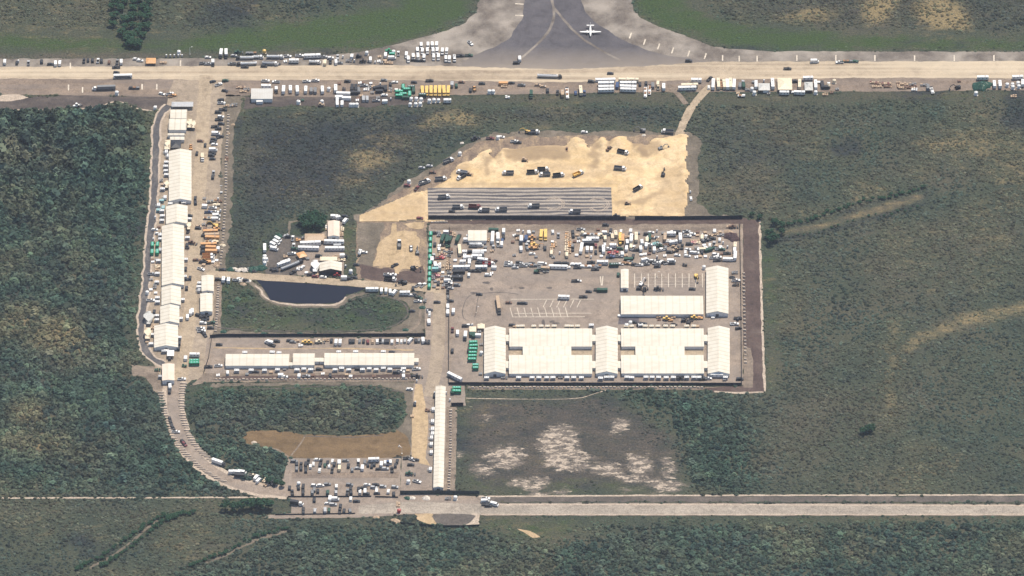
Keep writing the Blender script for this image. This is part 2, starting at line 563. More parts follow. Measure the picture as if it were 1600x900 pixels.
# soil margins round the sand fill, access track
sheet('soil', [(556, 338), (600, 312), (634, 284), (690, 254), (715, 236), (740, 219), (770, 209), (800, 206), (1058, 206), (1076, 206), (1094, 216), (1090, 318), (1110, 334),
      (1165, 341), (1165, 346), (668, 347), (556, 347)], 'verge_soil', .10, 2.2)
sheet('soil', [(600, 316), (640, 292), (690, 262), (722, 240), (745, 224), (780, 214), (1050, 211), (1050, 240), (800, 250), (700, 300)], 'pit_soil', .14, 2.2)
strip('access_track', [(1110, 134), (1098, 147), (1084, 163), (1071, 183), (1061, 214)], 6.5, 'lane_tan', .22, .5)
strip('access_track', [(1044, 133), (1054, 142), (1063, 152), (1072, 163)], 4.5, 'soil_light', .2, .5)

# main yard, roads between the tents
sheet('yard', [(670, 346), (1161, 344), (1161, 602), (726, 602), (728, 634), (703, 634), (697, 771), (625, 771), (628, 716), (642, 716), (646, 600), (652, 590), (640, 582), (322, 592), (320, 560),
      (324, 527), (664, 527), (664, 450)], 'yard_gravel', .16, .4)
sheet('soil', [(672, 346), (1158, 343), (1158, 357), (1090, 362), (960, 359), (800, 362), (700, 360), (672, 358)], 'soil_light', .207, 1.0, noveg=False)
sheet('soil', [(670, 343), (1165, 341), (1165, 350), (900, 351), (670, 350)], 'soil', .22, .9)
strip('central_road', [(690, 350), (688, 450), (684, 560), (672, 620)], 10.0, 'road_gravel', .185, .6, 2, False)
sheet('sand_path', [(649, 600), (659, 601), (662, 622), (669, 650), (668, 690), (665, 716), (672, 728), (655, 724), (643, 713), (644, 650)], 'path_sand', .24, .4, noveg=False)
sheet('verge', [(698, 636), (714, 636), (712, 770), (694, 770)], 'soil_light', .20, .5)
sheet('soil', [(320, 584), (640, 582), (652, 590), (652, 597), (330, 597), (296, 604)], 'soil_light', .21, .8)
sheet('soil', [(350, 588), (650, 585), (650, 592), (330, 594)], 'soil', .24, .8)
sheet('dark_pad', [(967, 494), (998, 494), (999, 507), (966, 507)], 'dark_pad', .21, .5)
sheet('soil', [(1161, 342), (1188, 344), (1190, 420), (1193, 520), (1195, 614), (1120, 614), (1098, 606), (1161, 603)], 'soil', .14, .6)
sheet('soil', [(1161, 540), (1172, 545), (1178, 575), (1176, 606), (1161, 606)], 'soil_light', .18, .8)
sheet('soil', [(730, 604), (1160, 604), (1160, 609), (730, 609)], 'soil_light', .13, .6)
strip('berm', [(1187, 345), (1188, 400), (1190, 470), (1193, 560), (1195, 613), (1150, 614), (1116, 612)], 1.8, 'berm', .20, .5, 0)
strip('berm', [(728, 622), (800, 624), (900, 624), (925, 617), (950, 609)], .6, 'berm', .14, .3)
strip('berm', [(703, 640), (704, 700), (701, 770)], .9, 'soil', .25, .2)

# south: curved road, car park, south road
PC = [(273, 588), (270, 620), (273, 650), (283, 682), (301, 711), (331, 738), (371, 757), (412, 767), (450, 769)]
strip('curved_road', PC, 16.5, 'berm', .15, .6)
strip('curved_road', PC, 10.0, 'yard_gravel', .19, .5, 2, False)
sheet('mown_field', smooth([(376, 690), (381, 677), (400, 672), (440, 674), (480, 679), (540, 681), (600, 678), (626, 671), (641, 690), (641, 718), (452, 718), (440, 706), (410, 699)], 1),
      'brown_grass', .12, 1.0)
sheet('soil', [(652, 597), (649, 640), (643, 718), (628, 718), (626, 690), (610, 680), (622, 670), (632, 655), (635, 635), (630, 615), (612, 606), (560, 601), (420, 602), (330, 605), (332, 599), (500, 597)], 'verge_soil', .09, 1.4)
strip('silt_fence', [(474, 681.5), (520, 683), (560, 683.5), (600, 680)], .9, 'dark_mark', .16, .2, 1)
strip('footpath', [(476, 683), (466, 698), (455, 712)], 1.1, 'soil_light', .17, .3, 1)
strip('silt_fence', [(360, 609), (420, 608), (480, 605), (550, 601), (600, 607), (630, 613)], .8, 'dark_mark', .16, .3, 1)
strip('footpath', [(418, 699), (436, 703), (452, 715)], 1.5, 'soil_light', .13, .2)
sheet('car_park', [(451, 716), (626, 716), (626, 770), (750, 776), (752, 786), (1000, 786), (1660, 788), (1660, 806), (1000, 806), (760, 806), (748, 804), (640, 804), (560, 809), (430, 811), (412, 809),
      (420, 805), (455, 802), (456, 780), (428, 770), (440, 754)], 'yard_gravel', .17, .5)
sheet('south_road', [(560, 790), (640, 784), (752, 788), (1000, 787.5), (1660, 789.5), (1660, 805), (1000, 805), (760, 804.5), (640, 802), (560, 803)], 'south_gravel', .21, .4, noveg=False)
strip('south_road_edge', [(752, 789), (1000, 788.5), (1660, 790.5)], 1.6, 'berm', .25, .3, 0, False)
strip('south_road_edge', [(752, 804), (1000, 804.5), (1660, 804)], 1.3, 'berm', .25, .3, 0, False)
sheet('car_park', [(456, 738), (624, 738), (622, 747), (456, 748)], 'apron_gravel', .21, .6, noveg=False)
strip('soil', [(750, 780), (1000, 779.5), (1660, 780)], 7.0, 'camp_soil', .10, 1.2, 0)
strip('verge', [(748, 776), (1000, 774.5), (1660, 773.5)], 1.8, 'berm', .20, .4, 0)
strip('track', [(-60, 778.5), (200, 778), (430, 777)], 1.6, 'berm', .10, .3, 0)
sheet('turning_area', smooth([(673, 803), (745, 803), (737, 815), (725, 822), (691, 823), (680, 816)], 1), 'rut_grey', .25, .3)
sheet('turning_area', [(648, 803), (675, 803), (686, 823), (668, 819), (652, 812)], 'path_sand', .22, .5)
sheet('turning_area', [(738, 803), (749, 803), (749, 822), (725, 823)], 'berm', .22, .4)
sheet('sand_patch', [(808, 826), (824, 828), (840, 836), (846, 840), (832, 841), (822, 834)], 'path_sand', .10, .8)

for q in ((795.5, 543, 818, 556), (892, 543, 926, 556), (970, 543, 994, 556), (1069, 543, 1100, 556)):
    sheet('courtyard', [(q[0], q[1]), (q[2], q[1]), (q[2], q[3]), (q[0], q[3])], 'lane_tan', .205, 0, 2.5, 0, False)
# old tyre arcs and dark patches on the yard
zz = Z(640, 330, 5)
strip('yard_mark', [zz(*q) for q in ((560, 648), (510, 645), (465, 662), (432, 700), (416, 760), (412, 830), (440, 852))], .7, 'dark_mark', .205, .35, 2, False)
strip('yard_mark', [zz(*q) for q in ((545, 648), (530, 700), (520, 780), (508, 830))], .5, 'dark_mark', .209, .3, 2, False)
strip('yard_mark', [zz(*q) for q in ((550, 648), (700, 630), (850, 650))], .6, 'dark_mark', .213, .3, 1, False)
for k, q in enumerate([(1045, 870, 18, 22), (1110, 865, 22, 12), (1140, 880, 30, 10), (880, 600, 24, 5), (1080, 600, 30, 5), (640, 610, 14, 12), (790, 605, 20, 6), (500, 640, 30, 8), (600, 560, 30, 8)]):
    sheet('yard_mark', [zz(q[0] + q[2] * math.cos(t * .628), q[1] + q[3] * math.sin(t * .628)) for t in range(10)], 'dark_mark', .217 + .002 * k, 1.2, 1.5, 1, False)
zz = Z(320, 480, 4.4444)
strip('yard_mark', [zz(*q) for q in ((60, 280), (400, 290), (900, 285), (1450, 300))], 1.2, 'path_sand', .205, .5, 1, False)
# painted bays in the yard
zz = Z(680, 460, 5)
for a, b_ in [((590, 40), (1240, 38)), ((620, 150), (1220, 148)), ((600, 178), (1170, 176))] + \
        [((870 + 53 * i, 46), (843 + 53 * i, 102)) for i in range(6)] + [((585 + 54 * i, 104), (604 + 54 * i, 176)) for i in range(9)]:
    strip('bay_marking', [zz(*a), zz(*b_)], .55, 'line_paint', .23, .08, 0, False)
zz = Z(900, 330, 5)
for x in (458, 512, 565, 618, 670, 723, 777, 830, 883, 935, 988):
    strip('bay_marking', [zz(x, 488), zz(x, 596)], .55, 'line_paint', .23, .08, 0, False)
for y in (520, 549, 575):
    strip('bay_marking', [zz(450, y), zz(990, y)], .22, 'line_paint', .25, .08, 0, False)
strip('bay_marking', [zz(190, 510), zz(198, 582)], .7, 'line_paint', .23, .1, 0, False)
strip('bay_marking', [zz(210, 510), zz(204, 582)], .7, 'line_paint', .23, .1, 0, False)

# ------------------------------------------------------------------ natural ground: one sheet, its soil and plant cover as smooth fields
STEP = 2.0
GX = np.arange(-480, 481, STEP)
GY = np.arange(-430, 481, STEP)
MXg, MYg = np.meshgrid(GX, GY)


def vnoise(shape_pts, cell, seed, octaves=3):
    """smooth value noise at points (x, y arrays)"""
    x, y = shape_pts
    out = np.zeros_like(x)
    amp, tot = 1.0, 0.0
    for o_ in range(octaves):
        r = np.random.default_rng(seed + o_)
        T = r.random((256, 256))
        u, v = x / cell + 1000.3, y / cell + 1000.7
        iu, iv = np.floor(u).astype(int), np.floor(v).astype(int)
        fu, fv = u - iu, v - iv
        fu, fv = fu * fu * (3 - 2 * fu), fv * fv * (3 - 2 * fv)
        a, b__ = T[iv % 256, iu % 256], T[iv % 256, (iu + 1) % 256]
        c, d = T[(iv + 1) % 256, iu % 256], T[(iv + 1) % 256, (iu + 1) % 256]
        out += amp * ((a * (1 - fu) + b__ * fu) * (1 - fv) + (c * (1 - fu) + d * fu) * fv)
        tot += amp
        amp *= .55
        cell *= .5
    return out / tot


def inside(px_, py_, poly):
    res = np.zeros(px_.shape, bool)
    x0, y0 = poly.min(0)
    x1, y1 = poly.max(0)
    sel = (px_ >= x0) & (px_ <= x1) & (py_ >= y0) & (py_ <= y1)
    if not sel.any():
        return res
    X, Y = px_[sel], py_[sel]
    r = np.zeros(X.shape, bool)
    k = len(poly)
    for i in range(k):
        ax, ay = poly[i]
        bx, by = poly[(i + 1) % k]
        if ay == by:
            continue
        c = (ay > Y) != (by > Y)
        r ^= c & (X < (bx - ax) * (Y - ay) / (by - ay) + ax)
    res[sel] = r
    return res


def blur(a, rad):
    k = max(1, int(rad / STEP))
    for _ in range(2):
        for ax in (0, 1):
            p = np.pad(a, [(k + 1, k) if i == ax else (0, 0) for i in (0, 1)], mode='edge')
            c = np.cumsum(p, axis=ax)
            n_ = a.shape[ax]
            a = (np.take(c, range(2 * k + 1, 2 * k + 1 + n_), ax) - np.take(c, range(0, n_), ax)) / (2 * k + 1)
    return a


W1, W2 = vnoise((MXg, MYg), 40, 11, 4) - .5, vnoise((MXg, MYg), 40, 31, 4) - .5


def gpoly(px):
    return np.array([(G(x, y).x, G(x, y).y) for x, y in px])


def region(px, soft, warp=14.0, amt=1.0):
    return amt * blur(inside(MXg + W1 * warp * 2, MYg + W2 * warp * 2, gpoly(px)).astype(float), soft)


def blob(x, y, rx, ry, amt=1.0, soft=8, warp=22):
    return region([(x + rx * math.cos(t * math.pi / 8), y + ry * math.sin(t * math.pi / 8)) for t in range(16)], soft, warp, amt)


F = {k: np.zeros_like(MXg) for k in ('green', 'dry', 'soil', 'sandy', 'dark', 'bare')}


def put(key, arr):
    F[key] = np.maximum(F[key], arr)


# bright mown grass beside the runway
put('green', region([(-60, 50), (175, 62), (215, 70), (330, 50), (450, 30), (560, 16), (640, 4), (660, -40), (752, -40), (744, 10), (700, 46), (640, 66), (560, 78), (330, 82), (200, 82), (-60, 81)], 8, 5, .95))
put('green', region([(984, -40), (990, 20), (1030, 45), (1120, 72), (1170, 79), (1660, 79), (1660, 58), (1400, 58), (1300, 48), (1200, 44), (1130, 33), (1080, 10), (1060, -40)], 8, 5, .95))
put('bare', region([(984, -40), (990, 20), (1030, 45), (1120, 72), (1170, 80), (1660, 79), (1660, 50), (1300, 44), (1130, 33), (1060, -40)], 4, 4))
put('bare', region([(-60, 40), (330, 48), (560, 12), (640, -40), (752, -40), (744, 10), (640, 72), (480, 92), (-60, 92)], 4, 4))
put('soil', region([(-60, 82), (330, 82), (560, 78), (700, 42), (742, 12), (750, 0), (742, 30), (640, 72), (480, 92), (-60, 93)], 5, 4, .8))
put('soil', region([(1010, 38), (1110, 66), (1170, 76), (1660, 77), (1660, 84), (1110, 78), (1010, 44)], 4, 3, .6))
# mown margins
for q in ([(1192, 345), (1208, 362), (1215, 420), (1217, 520), (1218, 612), (1196, 618), (1194, 500)],
          [(350, 300), (366, 170), (384, 163), (700, 160), (1060, 158), (1060, 166), (700, 170), (390, 172), (376, 200), (372, 300), (362, 420), (340, 420)],
          [(220, 180), (236, 176), (242, 230), (240, 330), (226, 420), (218, 500), (206, 560), (196, 520), (212, 420), (226, 300)],
          [(556, 336), (700, 250), (770, 205), (1056, 204), (1056, 196), (790, 196), (700, 232), (610, 300), (548, 330)],
          [(400, 430), (405, 385), (440, 345), (490, 335), (556, 335), (556, 440), (545, 436), (500, 380), (440, 380), (412, 430)],
          [(336, 440), (400, 446), (420, 475), (540, 480), (600, 460), (655, 470), (650, 520), (340, 520)],
          [(292, 600), (650, 596), (640, 680), (610, 676), (632, 640), (600, 606), (330, 612), (294, 640)],
          [(720, 740), (1060, 750), (1060, 772), (720, 772)],
          [(748, 806), (1660, 806), (1660, 814), (900, 818), (870, 850), (830, 850), (750, 824)],
          [(430, 778), (456, 782), (452, 800), (330, 800), (300, 782)],
          [(1092, 214), (1098, 330), (1200, 352), (1180, 343), (1100, 322), (1086, 300)]):
    put('green', region(q, 5, 5, .50))
    put('bare', region(q, 3, 4, .75))
put('dry', region([(1192, 350), (1206, 362), (1212, 420), (1214, 520), (1214, 612), (1196, 616), (1194, 500)], 4, 3, .35))
for q in ([(556, 150), (1000, 145), (1660, 141), (1660, 153), (1300, 161), (1000, 163), (700, 167), (556, 167)],):
    put('soil', region(q, 4, 5, .55))
    put('green', region(q, 4, 8, .40))
    put('bare', region(q, 3, 4, .9))
# damp dark ground, dark water lines, and shade painted under the left scrub
put('dark', region([(380, 172), (640, 172), (740, 186), (690, 230), (600, 280), (540, 320), (430, 330), (400, 400), (370, 418), (366, 300)], 14, 14, .75))
put('dark', region([(700, 166), (1058, 162), (1058, 200), (790, 196), (700, 190)], 8, 6, .55))
put('dark', blob(395, 385, 24, 42, 1.0))
put('dark', region([(350, 446), (400, 450), (420, 480), (600, 470), (636, 484), (620, 508), (350, 514)], 8, 10, .6))
put('dark', region([(362, 172), (700, 164), (700, 172), (386, 180), (378, 300), (374, 410), (400, 412), (410, 380), (440, 345), (556, 332), (640, 276), (740, 200), (740, 212), (640, 296), (548, 340), (420, 390), (410, 424), (352, 424)], 5, 8, .7))
put('dark', region([(1100, 165), (1300, 170), (1230, 330), (1110, 320)], 20, 20, .45))
put('dark', region([(250, -40), (620, -40), (560, 10), (330, 50), (240, 50)], 16, 12, .35))
put('dark', region([(1100, -40), (1660, -40), (1660, 55), (1400, 55), (1200, 40), (1120, 20)], 12, 12, .45))
put('dark', region([(330, 630), (620, 610), (632, 650), (600, 675), (330, 665), (300, 650)], 12, 12, .75))
put('dark', region([(720, 618), (950, 616), (1060, 680), (1060, 770), (720, 765)], 10, 10, .68))
put('dark', region([(-60, 172), (205, 168), (222, 190), (225, 330), (212, 430), (200, 560), (240, 640), (290, 720), (-60, 760)], 10, 12, .55))  # shade between the left scrub clumps, put into the ground colour
# bare brownish ground
put('soil', region([(718, 616), (940, 618), (1060, 680), (1064, 770), (720, 772)], 10, 10, .62))
put('soil', region([(1210, 362), (1290, 346), (1380, 316), (1425, 300), (1446, 302), (1444, 312), (1400, 326), (1330, 346), (1270, 362), (1214, 370)], 3, 4, .55))
put('dry', region([(1210, 362), (1290, 346), (1380, 316), (1425, 300), (1446, 302), (1444, 312), (1400, 326), (1330, 346), (1270, 362), (1214, 370)], 3, 4, .52))
put('bare', region([(1210, 362), (1290, 346), (1380, 316), (1425, 300), (1446, 302), (1444, 312), (1400, 326), (1330, 346), (1270, 362), (1214, 370)], 2, 2, 1.0))
put('bare', region([(714, 612), (930, 616), (1050, 640), (1062, 770), (716, 772)], 6, 14, .8))
for q in ((0, 20, 170, 40, .3), (420, 60, 200, 20, .25), (1130, 250, 60, 60, .35), (1250, 650, 120, 60, .4), (1200, 480, 80, 40, .35), (60, 830, 90, 30, .35)):
    put('soil', blob(*q, 20))
# dry straw coloured sawgrass
for q in ((20, 240, 40, 14, .5), (26, 505, 38, 34, .6), (85, 525, 34, 26, .85), (44, 655, 40, 24, .75), (40, 700, 70, 26, .5), (100, 560, 30, 20, .4), (110, 720, 40, 14, .35), (95, 350, 30, 40, .25),
          (560, 240, 50, 20, .65), (620, 215, 50, 18, .5), (705, 193, 46, 12, .9), (850, 190, 150, 7, .6), (540, 275, 40, 14, .6), (470, 300, 80, 14, .3), (420, 230, 30, 20, .25),
          (1255, 22, 70, 14, .8), (1385, 14, 32, 30, .95), (1475, 18, 46, 28, .95), (1270, 330, 50, 16, .5), (1340, 290, 50, 22, .4), (1500, 220, 70, 36, .5), (1580, 250, 50, 40, .4), (1440, 260, 30, 18, .4),
          (1260, 200, 40, 10, .5), (1570, 390, 20, 40, .5), (1530, 400, 40, 60, .3), (1395, 560, 12, 60, .75), (1390, 640, 14, 30, .6), (1390, 440, 30, 40, .25), (1540, 190, 30, 12, .6),
          (150, 812, 60, 10, .55), (60, 805, 60, 10, .5), (20, 805, 30, 10, .6), (280, 812, 50, 8, .3), (45, 180, 60, 10, .15), (60, 10, 70, 10, .25), (165, 40, 4, 18, .5), (590, 650, 30, 12, .4)):
    put('dry', blob(q[0], q[1], q[2], q[3], min(1.0, q[4] * 1.12)))
put('dry', region([(1387, 500), (1403, 500), (1402, 560), (1396, 655), (1382, 660), (1386, 570)], 4, 7, .82))
put('dry', region([(1402, 548), (1430, 524), (1490, 490), (1600, 466), (1660, 452), (1660, 480), (1600, 494), (1520, 516), (1450, 541), (1412, 562)], 5, 9, .60))
put('bare', region([(1402, 548), (1430, 524), (1490, 490), (1600, 466), (1660, 452), (1660, 480), (1600, 494), (1520, 516), (1450, 541), (1412, 562)], 6, 10, .45))
put('dry', region([(760, 808), (900, 812), (880, 850), (840, 850), (780, 826)], 5, 5, .35))
BN = vnoise((MXg, MYg), 55, 301, 4)
DN = vnoise((MXg, MYg), 70, 331, 4)
F['dry'] = np.maximum(F['dry'], np.clip((BN - .56) * 3.0, 0, .32))
F['soil'] = np.maximum(F['soil'], np.clip((DN - .55) * 4, 0, .35))
F['dark'] = np.maximum(F['dark'], np.clip((.42 - DN) * 4.5, 0, .7))
put('dark', region([(1206, 356), (1290, 338), (1380, 308), (1425, 292), (1456, 298), (1452, 320), (1400, 334), (1330, 354), (1270, 370), (1208, 386)], 4, 6, .8))
F['dark'] *= 1 - region([(1212, 362), (1290, 346), (1380, 316), (1425, 300), (1446, 302), (1444, 312), (1400, 326), (1330, 346), (1270, 362), (1214, 370)], 2, 2)
# thin wheel tracks through the grass
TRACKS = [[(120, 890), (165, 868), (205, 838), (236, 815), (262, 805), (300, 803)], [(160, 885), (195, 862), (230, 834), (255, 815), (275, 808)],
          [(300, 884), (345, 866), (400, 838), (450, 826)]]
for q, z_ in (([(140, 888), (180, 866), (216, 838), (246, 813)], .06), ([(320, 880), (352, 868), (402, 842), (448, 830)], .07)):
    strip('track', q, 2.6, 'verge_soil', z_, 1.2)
# pale marl showing through the southern field
for q in ((772, 654, 14, 5), (806, 652, 10, 3), (837, 656, 9, 4), (880, 672, 22, 9), (866, 690, 24, 14), (896, 702, 28, 16), (880, 725, 26, 8), (785, 710, 34, 10), (740, 735, 20, 6), (760, 730, 14, 5),
          (825, 748, 26, 9), (905, 734, 20, 8), (986, 722, 20, 12), (934, 744, 22, 12), (1002, 698, 24, 4), (1036, 722, 12, 16), (1010, 752, 46, 8), (960, 750, 30, 8), (966, 664, 12, 8), (885, 645, 8, 4),
          (938, 684, 10, 4), (1046, 750, 12, 10), (968, 678, 4, 3), (720, 706, 10, 4), (786, 734, 6, 3), (850, 766, 26, 5), (1000, 768, 40, 4), (965, 640, 6, 3), (936, 740, 18, 14), (982, 734, 16, 18), (1030, 754, 26, 10), (1032, 724, 11, 16), (823, 747, 16, 9), (746, 731, 24, 7), (791, 708, 28, 9), (885, 710, 26, 22), (906, 690, 14, 12)):
    put('sandy', blob(q[0], q[1], q[2] * 1.45, q[3] * 1.7, .72, 4, 20))

# coarse skirt so that the sheet runs on to the horizon
CX = np.concatenate([[-15000, -5000, -1500, -700], GX, [700, 1500, 5000, 15000]])
CY = np.concatenate([[-15000, -5000, -1500, -700], GY, [700, 1500, 5000, 15000]])
TX, TY = np.meshgrid(CX, CY)
PADF = {k: np.pad(v, 4, mode='edge') for k, v in F.items()}
TZ = np.pad((vnoise((MXg, MYg), 14, 5, 3) - .5) * .0, 4)
ny, nx = TX.shape
me = bpy.data.meshes.new('terrain')
co = np.stack([TX, TY, TZ], -1).reshape(-1, 3)
idx = np.arange(nx * ny).reshape(ny, nx)
quads = np.stack([idx[:-1, :-1], idx[:-1, 1:], idx[1:, 1:], idx[1:, :-1]], -1).reshape(-1, 4)
me.vertices.add(len(co))
me.vertices.foreach_set('co', co.astype(np.float32).ravel())
me.loops.add(quads.size)
me.loops.foreach_set('vertex_index', quads.astype(np.int32).ravel())
me.polygons.add(len(quads))
me.polygons.foreach_set('loop_start', np.arange(0, quads.size, 4, dtype=np.int32))
me.update(calc_edges=True)
for k in F:
    at_ = me.attributes.new(k, 'FLOAT', 'POINT')
    at_.data.foreach_set('value', PADF[k].astype(np.float32).ravel())
m, n, l, b = new_mat('marsh_ground')


def attr(name, kind='GEOMETRY'):
    a_ = n.new('ShaderNodeAttribute')
    a_.attribute_type = kind
    a_.attribute_name = name
    return a_


def veil(fac, lo, hi, scale, rough=.7, detail=5, amp=1.4):
    """field value broken up by noise so that no border is a soft airbrushed one"""
    t = noise_node(n, l, scale, detail, rough, (.7, 1.5, 1))
    s = math_node(n, l, 'ADD', fac, math_node(n, l, 'MULTIPLY', math_node(n, l, 'SUBTRACT', t,   .5), amp))
    mr = n.new('ShaderNodeMapRange')
    mr.interpolation_type = 'SMOOTHSTEP'
    mr.inputs[1].default_value = lo
    mr.inputs[2].default_value = hi
    l.new(s, mr.inputs[0])
    return mr.outputs[0]


broad = noise_node(n, l, .012, 7, .65)
c = ramp(n, l, broad, [(.30, (.040, .052, .042)), (.47, (.056, .066, .046)), (.60, (.074, .074, .052)), (.75, (.092, .086, .057))])
for k, col, lo, hi, sc_, am_ in (('dark', (.030, .036, .040), .25, .9, .05, 1.4), ('soil', (.092, .078, .064), .25, .9, .06, 1.4), ('dry', (.21, .165, .09), .26, .9, .09, 1.6),
                            ('green', (.046, .072, .028), .30, 1.0, .06, 2.2), ('sandy', (.165, .14, .118), .38, .85, .12, 2.0), ('sandy', (.42, .35, .28), .62, .86, .17, 2.5)):
    c = mixc(n, l, veil(attr(k).outputs['Fac'], lo, hi, sc_, .72, 8, am_), c, col)
fine = noise_node(n, l, .55, 5, .75, (1, 1.3, 1))
c = mixc(n, l, 1.0, c, ramp(n, l, fine, [(.30, (.38, .40, .44)), (.52, (1.0, 1.0, 1.0)), (.70, (1.7, 1.66, 1.55))]), 'MULTIPLY')
l.new(c, b.inputs['Base Color'])
b.inputs['Roughness'].default_value = 1.0
b.inputs['Specular IOR Level'].default_value = 0.05
bp = n.new('ShaderNodeBump')
bp.inputs['Strength'].default_value = 0.8
bp.inputs['Distance'].default_value = 0.8
l.new(noise_node(n, l, .7, 4, .7), bp.inputs['Height'])
l.new(bp.outputs[0], b.inputs['Normal'])
me.materials.append(m)
terrain = link('terrain', me)
terrain['kind'] = 'structure'

# ------------------------------------------------------------------ the sand fill with its heaps
sand_px = [(554, 339), (600, 320), (645, 301), (668, 297), (690, 285), (700, 278), (706, 264), (722, 254), (738, 250), (752, 238), (766, 232), (772, 246), (786, 231), (800, 233), (860, 227),
           (884, 228), (889, 216), (905, 214), (918, 218), (922, 232), (934, 216), (946, 216), (952, 222), (962, 214), (978, 213), (990, 222), (1006, 230), (1020, 216), (1053, 212), (1074, 212),
           (1076, 260), (1073, 330), (1070, 339), (956, 340), (668, 346), (600, 347), (560, 347)]
sp = gpoly(sand_px)
NOVEG.append(sp)
st = 1.2
sx = np.arange(sp[:, 0].min() - 2, sp[:, 0].max() + 2, st)
sy = np.arange(sp[:, 1].min() - 2, sp[:, 1].max() + 2, st)
SX, SY = np.meshgrid(sx, sy)
wv = (vnoise((SX, SY), 9, 71, 4) - .5) * 9
ins = inside(SX + wv, SY + wv * .6, sp)
h = .25 + .6 * vnoise((SX, SY), 18, 81, 4) + .3 * vnoise((SX, SY), 3, 91, 2)
for hx, hy, rx, ry, hh in [(900, 226, 8, 14, 3.0), (941, 226, 6, 12, 2.6), (966, 224, 10, 10, 2.6), (915, 236, 8, 9, 1.8), (760, 246, 7, 9, 2.0), (785, 244, 5, 10, 1.8), (840, 240, 30, 8, 1.8),
                           (880, 240, 12, 8, 1.6), (1000, 236, 12, 8, 2.0), (1030, 226, 16, 9, 1.6), (850, 234, 40, 4, 1.6), (930, 246, 10, 8, 1.0), (720, 262, 12, 8, 1.4), (1066, 260, 5, 60, .8)]:
    p = G(hx, hy)
    q = G(hx + rx, hy - ry)
    h += 1.1 * hh * np.exp(-(((SX - p.x) / (q.x - p.x)) ** 2 + ((SY - p.y) / (q.y - p.y)) ** 2))
hf = np.clip(blur(ins.astype(float), 2.0) * 2 - 1, 0, 1)
h = .26 + (h - .2) * np.clip(hf, 0, 1)
flat = inside(SX, SY, gpoly([(660, 288), (965, 288), (966, 346), (660, 350)]))
h = np.where(flat, .26, h)
cell = ins[:-1, :-1] & ins[1:, :-1] & ins[:-1, 1:] & ins[1:, 1:]
ii = np.arange(SX.size).reshape(SX.shape)
qs = np.stack([ii[:-1, :-1], ii[:-1, 1:], ii[1:, 1:], ii[1:, :-1]], -1)[cell]
used = np.unique(qs)
remap = -np.ones(SX.size, int)
remap[used] = np.arange(len(used))
vv = np.stack([SX, SY, h], -1).reshape(-1, 3)[used]
me = bpy.data.meshes.new('sand_fill')
me.from_pydata(vv.tolist(), [], remap[qs].tolist())
damp = np.zeros(SX.shape)
w3, w4 = vnoise((SX, SY), 7, 401, 4) - .5, vnoise((SX, SY), 7, 431, 4) - .5
for q, am in (([(786, 236), (800, 235), (860, 230), (885, 230), (886, 248), (850, 251), (790, 250)], .75), ([(771, 230), (781, 230), (776, 250), (767, 275), (755, 275), (762, 255)], .7),
              ([(914, 218), (932, 214), (934, 240), (936, 262), (922, 266), (918, 240)], .75), ([(886, 212), (906, 210), (890, 222), (890, 250), (883, 250)], .6), ([(976, 210), (1012, 212), (1014, 242), (1004, 244), (992, 230)], .95),
              ([(944, 212), (962, 212), (956, 226), (948, 240)], .8), ([(1014, 226), (1034, 224), (1030, 236), (1016, 240)], .6), ([(1024, 268), (1072, 256), (1072, 334), (1024, 336), (1030, 300)], .32),
              ([(1036, 262), (1042, 262), (1041, 285), (1030, 306), (1004, 319), (964, 321), (964, 317), (1000, 314), (1024, 303), (1035, 284)], .65), ([(940, 262), (990, 252), (1000, 258), (950, 270)], .4),
              ([(700, 268), (730, 256), (738, 262), (706, 282)], .4), ([(560, 336), (640, 306), (666, 308), (664, 344), (570, 346)], .38), ([(800, 226), (862, 222), (884, 226), (862, 232), (806, 238)], .8),
              ([(820, 258), (940, 254), (940, 262), (830, 272)], .3), ([(670, 289), (900, 283), (960, 288), (958, 293), (668, 294)], .4), ([(850, 272), (1000, 262), (1010, 268), (860, 282)], .35)):
    damp = np.maximum(damp, am * inside(SX + w3 * 14, SY + w4 * 14, gpoly(q)))
for _ in range(2):
    damp[1:-1, 1:-1] = (damp[1:-1, 1:-1] * 2 + damp[:-2, 1:-1] + damp[2:, 1:-1] + damp[1:-1, :-2] + damp[1:-1, 2:]) / 6
at_ = me.attributes.new('damp', 'FLOAT', 'POINT')
at_.data.foreach_set('value', damp.reshape(-1)[used].astype(np.float32))
m2 = MATS['sand'].copy()
m2.name = 'fill_sand'
n2, l2 = m2.node_tree.nodes, m2.node_tree.links
b2 = n2['Principled BSDF']
old = b2.inputs['Base Color'].links[0].from_socket
aa = n2.new('ShaderNodeAttribute')
aa.attribute_name = 'damp'
fx = math_node(n2, l2, 'MULTIPLY', aa.outputs['Fac'], math_node(n2, l2, 'ADD', noise_node(n2, l2, .25, 5, .7, (.6, 1, 1)), .65), True)
l2.new(mixc(n2, l2, fx, old, (.30, .215, .13)), b2.inputs['Base Color'])
me.materials.append(m2)
me.polygons.foreach_set('use_smooth', [True] * len(me.polygons))
link('sand_fill', me)['kind'] = 'structure'
sheet('road_base', [(668, 294), (955, 293), (957, 339), (669, 341)], 'stripe_fill', .34, .15)
for (cx_, cy_, rx_, ry_) in ((866, 319, 13, 8), (866, 319, 16, 9.5), (935, 320, 14, 9), (935, 320, 17, 10.5), (905, 322, 40, 3)):
    strip('wheel_track', [(cx_ + rx_ * math.cos(t * math.pi / 10), cy_ + ry_ * math.sin(t * math.pi / 10)) for t in range(-8, 9)], .6, 'berm', .38, .1, 0, False)

# ------------------------------------------------------------------ plant cover: tufts and bushes nobody could count
nov = np.zeros((int(912), int(962)), bool)
nX, nY = np.meshgrid(np.arange(-480, 482, 1.0), np.arange(-430, 482, 1.0))
for poly in NOVEG:
    q = poly[::3] if len(poly) > 60 else poly
    nov |= inside(nX, nY, q)


